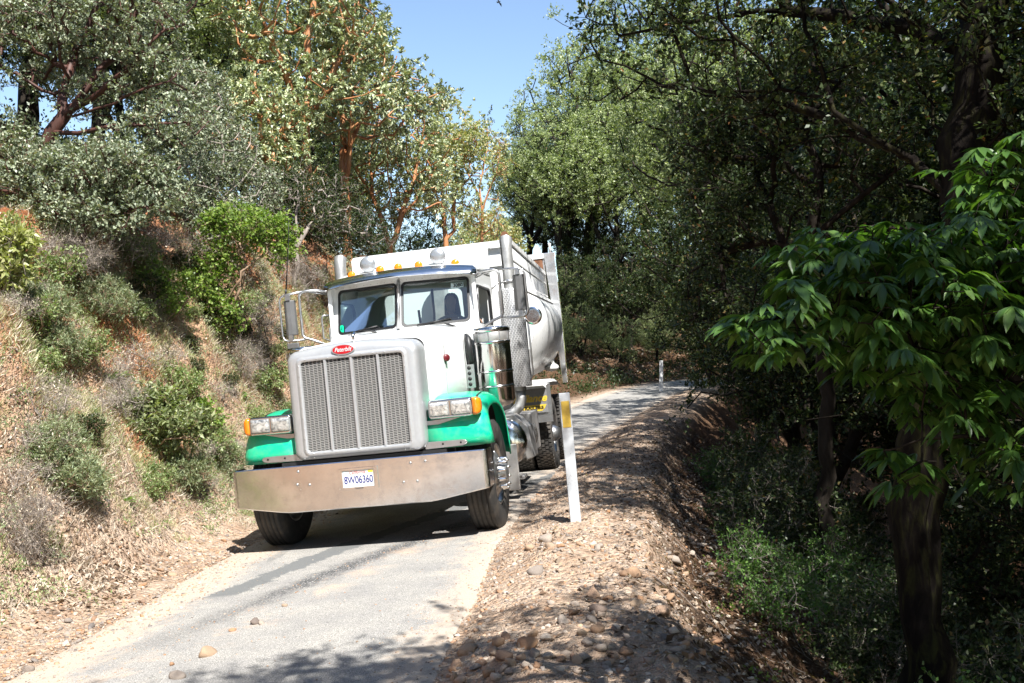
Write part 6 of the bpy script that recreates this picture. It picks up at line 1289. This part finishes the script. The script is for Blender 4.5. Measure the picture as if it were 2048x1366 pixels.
for z_, rx_, ry_, oy in [(-.118,.012,.012,-.045),(-.11,.034,.030,-.045),(-.09,.050,.052,-.032),(-.06,.060,.075,-.015),(-.02,.070,.090,-.004),(.02,.075,.097,0),(.06,.073,.095,.005),(.09,.060,.078,.008),(.112,.036,.045,.01),(.12,.008,.01,.01)]:
    rings.append([(hc.x+rx_*cos(2*pi*k/24), hc.y+oy+ry_*sin(2*pi*k/24), hc.z+z_) for k in range(24)])
hd_.loft(rings, capa=True, capb=True)
hd_.add([(hc.x-.014,hc.y-.088,hc.z-.03),(hc.x+.014,hc.y-.088,hc.z-.03),(hc.x,hc.y-.118,hc.z-.028),(hc.x,hc.y-.094,hc.z+.018),(hc.x,hc.y-.088,hc.z-.042)],[(0,2,3),(1,3,2),(0,4,2),(1,2,4)], True)
for s in (-1,1): hd_.sphere((hc.x+s*.075,hc.y+.005,hc.z-.005), .022, 10, 6, (.4,.8,1.3)); hd_.sphere((hc.x+s*.030,hc.y-.080,hc.z+.006), .013, 8, 6)
hd_.sphere((hc.x,hc.y-.080,hc.z-.062), .024, 10, 6, (1,.4,.3))
me_ = bpy.data.meshes.new('h'); me_.from_pydata(hd_.v, [], hd_.f); bm = bmesh.new(); bm.from_mesh(bm_); bm.from_mesh(me_); bm.to_mesh(bm_); bm.free()
bm_.polygons.foreach_set('use_smooth', np.ones(len(bm_.polygons), bool))
M['skin'] = simple('skin', (.45,.27,.19), .5); M['shirt'] = simple('dark_blue_shirt', (.03,.04,.09), .85, nscale=20, var=.3); M['hair'] = simple('dark_hair', (.02,.014,.01), .6, nscale=60, var=.5)
mkobj('body', bm_, M['skin'], PR)
sn = [(p_, (r_[0]+.014, r_[1]+.014) if isinstance(r_, tuple) else r_+.014) for p_, r_ in nd[:9]]+[(p_, r_+.014) for p_, r_ in nd[11:14]]
sn[3] = (sn[3][0], (.075,.065)); sn = sn[:4]+sn[6:]
mkobj('shirt', skin(sn, [(0,1),(1,2),(2,3),(2,4),(4,5),(5,6),(2,7),(7,8),(8,9)], 'shirt', 1), M['shirt'], PR)
tn = [((dx,2.90,1.64),(.155,.12))]+[(p_, r_+.012) for p_, r_ in (nd[16],nd[17],nd[18],nd[20],nd[21],nd[22])]
mkobj('trousers', skin(tn, [(0,1),(1,2),(2,3),(0,4),(4,5),(5,6)], 'trousers', 1), M['shirt'], PR)
b = MB(); rings = []
for z_, r_ in [(-.16,.10),(-.10,.105),(-.04,.100),(.02,.094),(.07,.090),(.10,.078),(.13,.05),(.14,.01)]:
    rings.append([(hc.x+r_*1.0*cos(radians(-52+284*k/22))*(.95), hc.y+.022+r_*1.02*sin(radians(-52+284*k/22)), hc.z+z_+.006*sin(k*2.3)) for k in range(23)])
b.loft(rings, closed=False); b.build('hair', M['hair'], PR, solid=.012)
# ------------------------------------------------------------------ bird
b = MB(); c = wp(997, 4, 60); b.sphere((0,0,0), .07, 12, 8, (.7,1.9,.7)); b.sphere((0,-.14,.03), .035, 10, 6)
for s in (-1,1): b.prism([(s*.03,-.05,.02),(s*.18,-.03,.09),(s*.34,.06,.05),(s*.2,.08,.07),(s*.04,.07,.02)], (0,0,.012))
b.prism([(-.03,.1,0),(.03,.1,0),(.06,.24,0),(-.06,.24,0)], (0,0,.01)); o = b.build('bird', M['ink'], None); o.location = c; o.rotation_euler = (.3,.9,.7); tag(o, 'small dark bird flying at the top of the blue sky gap', 'bird')
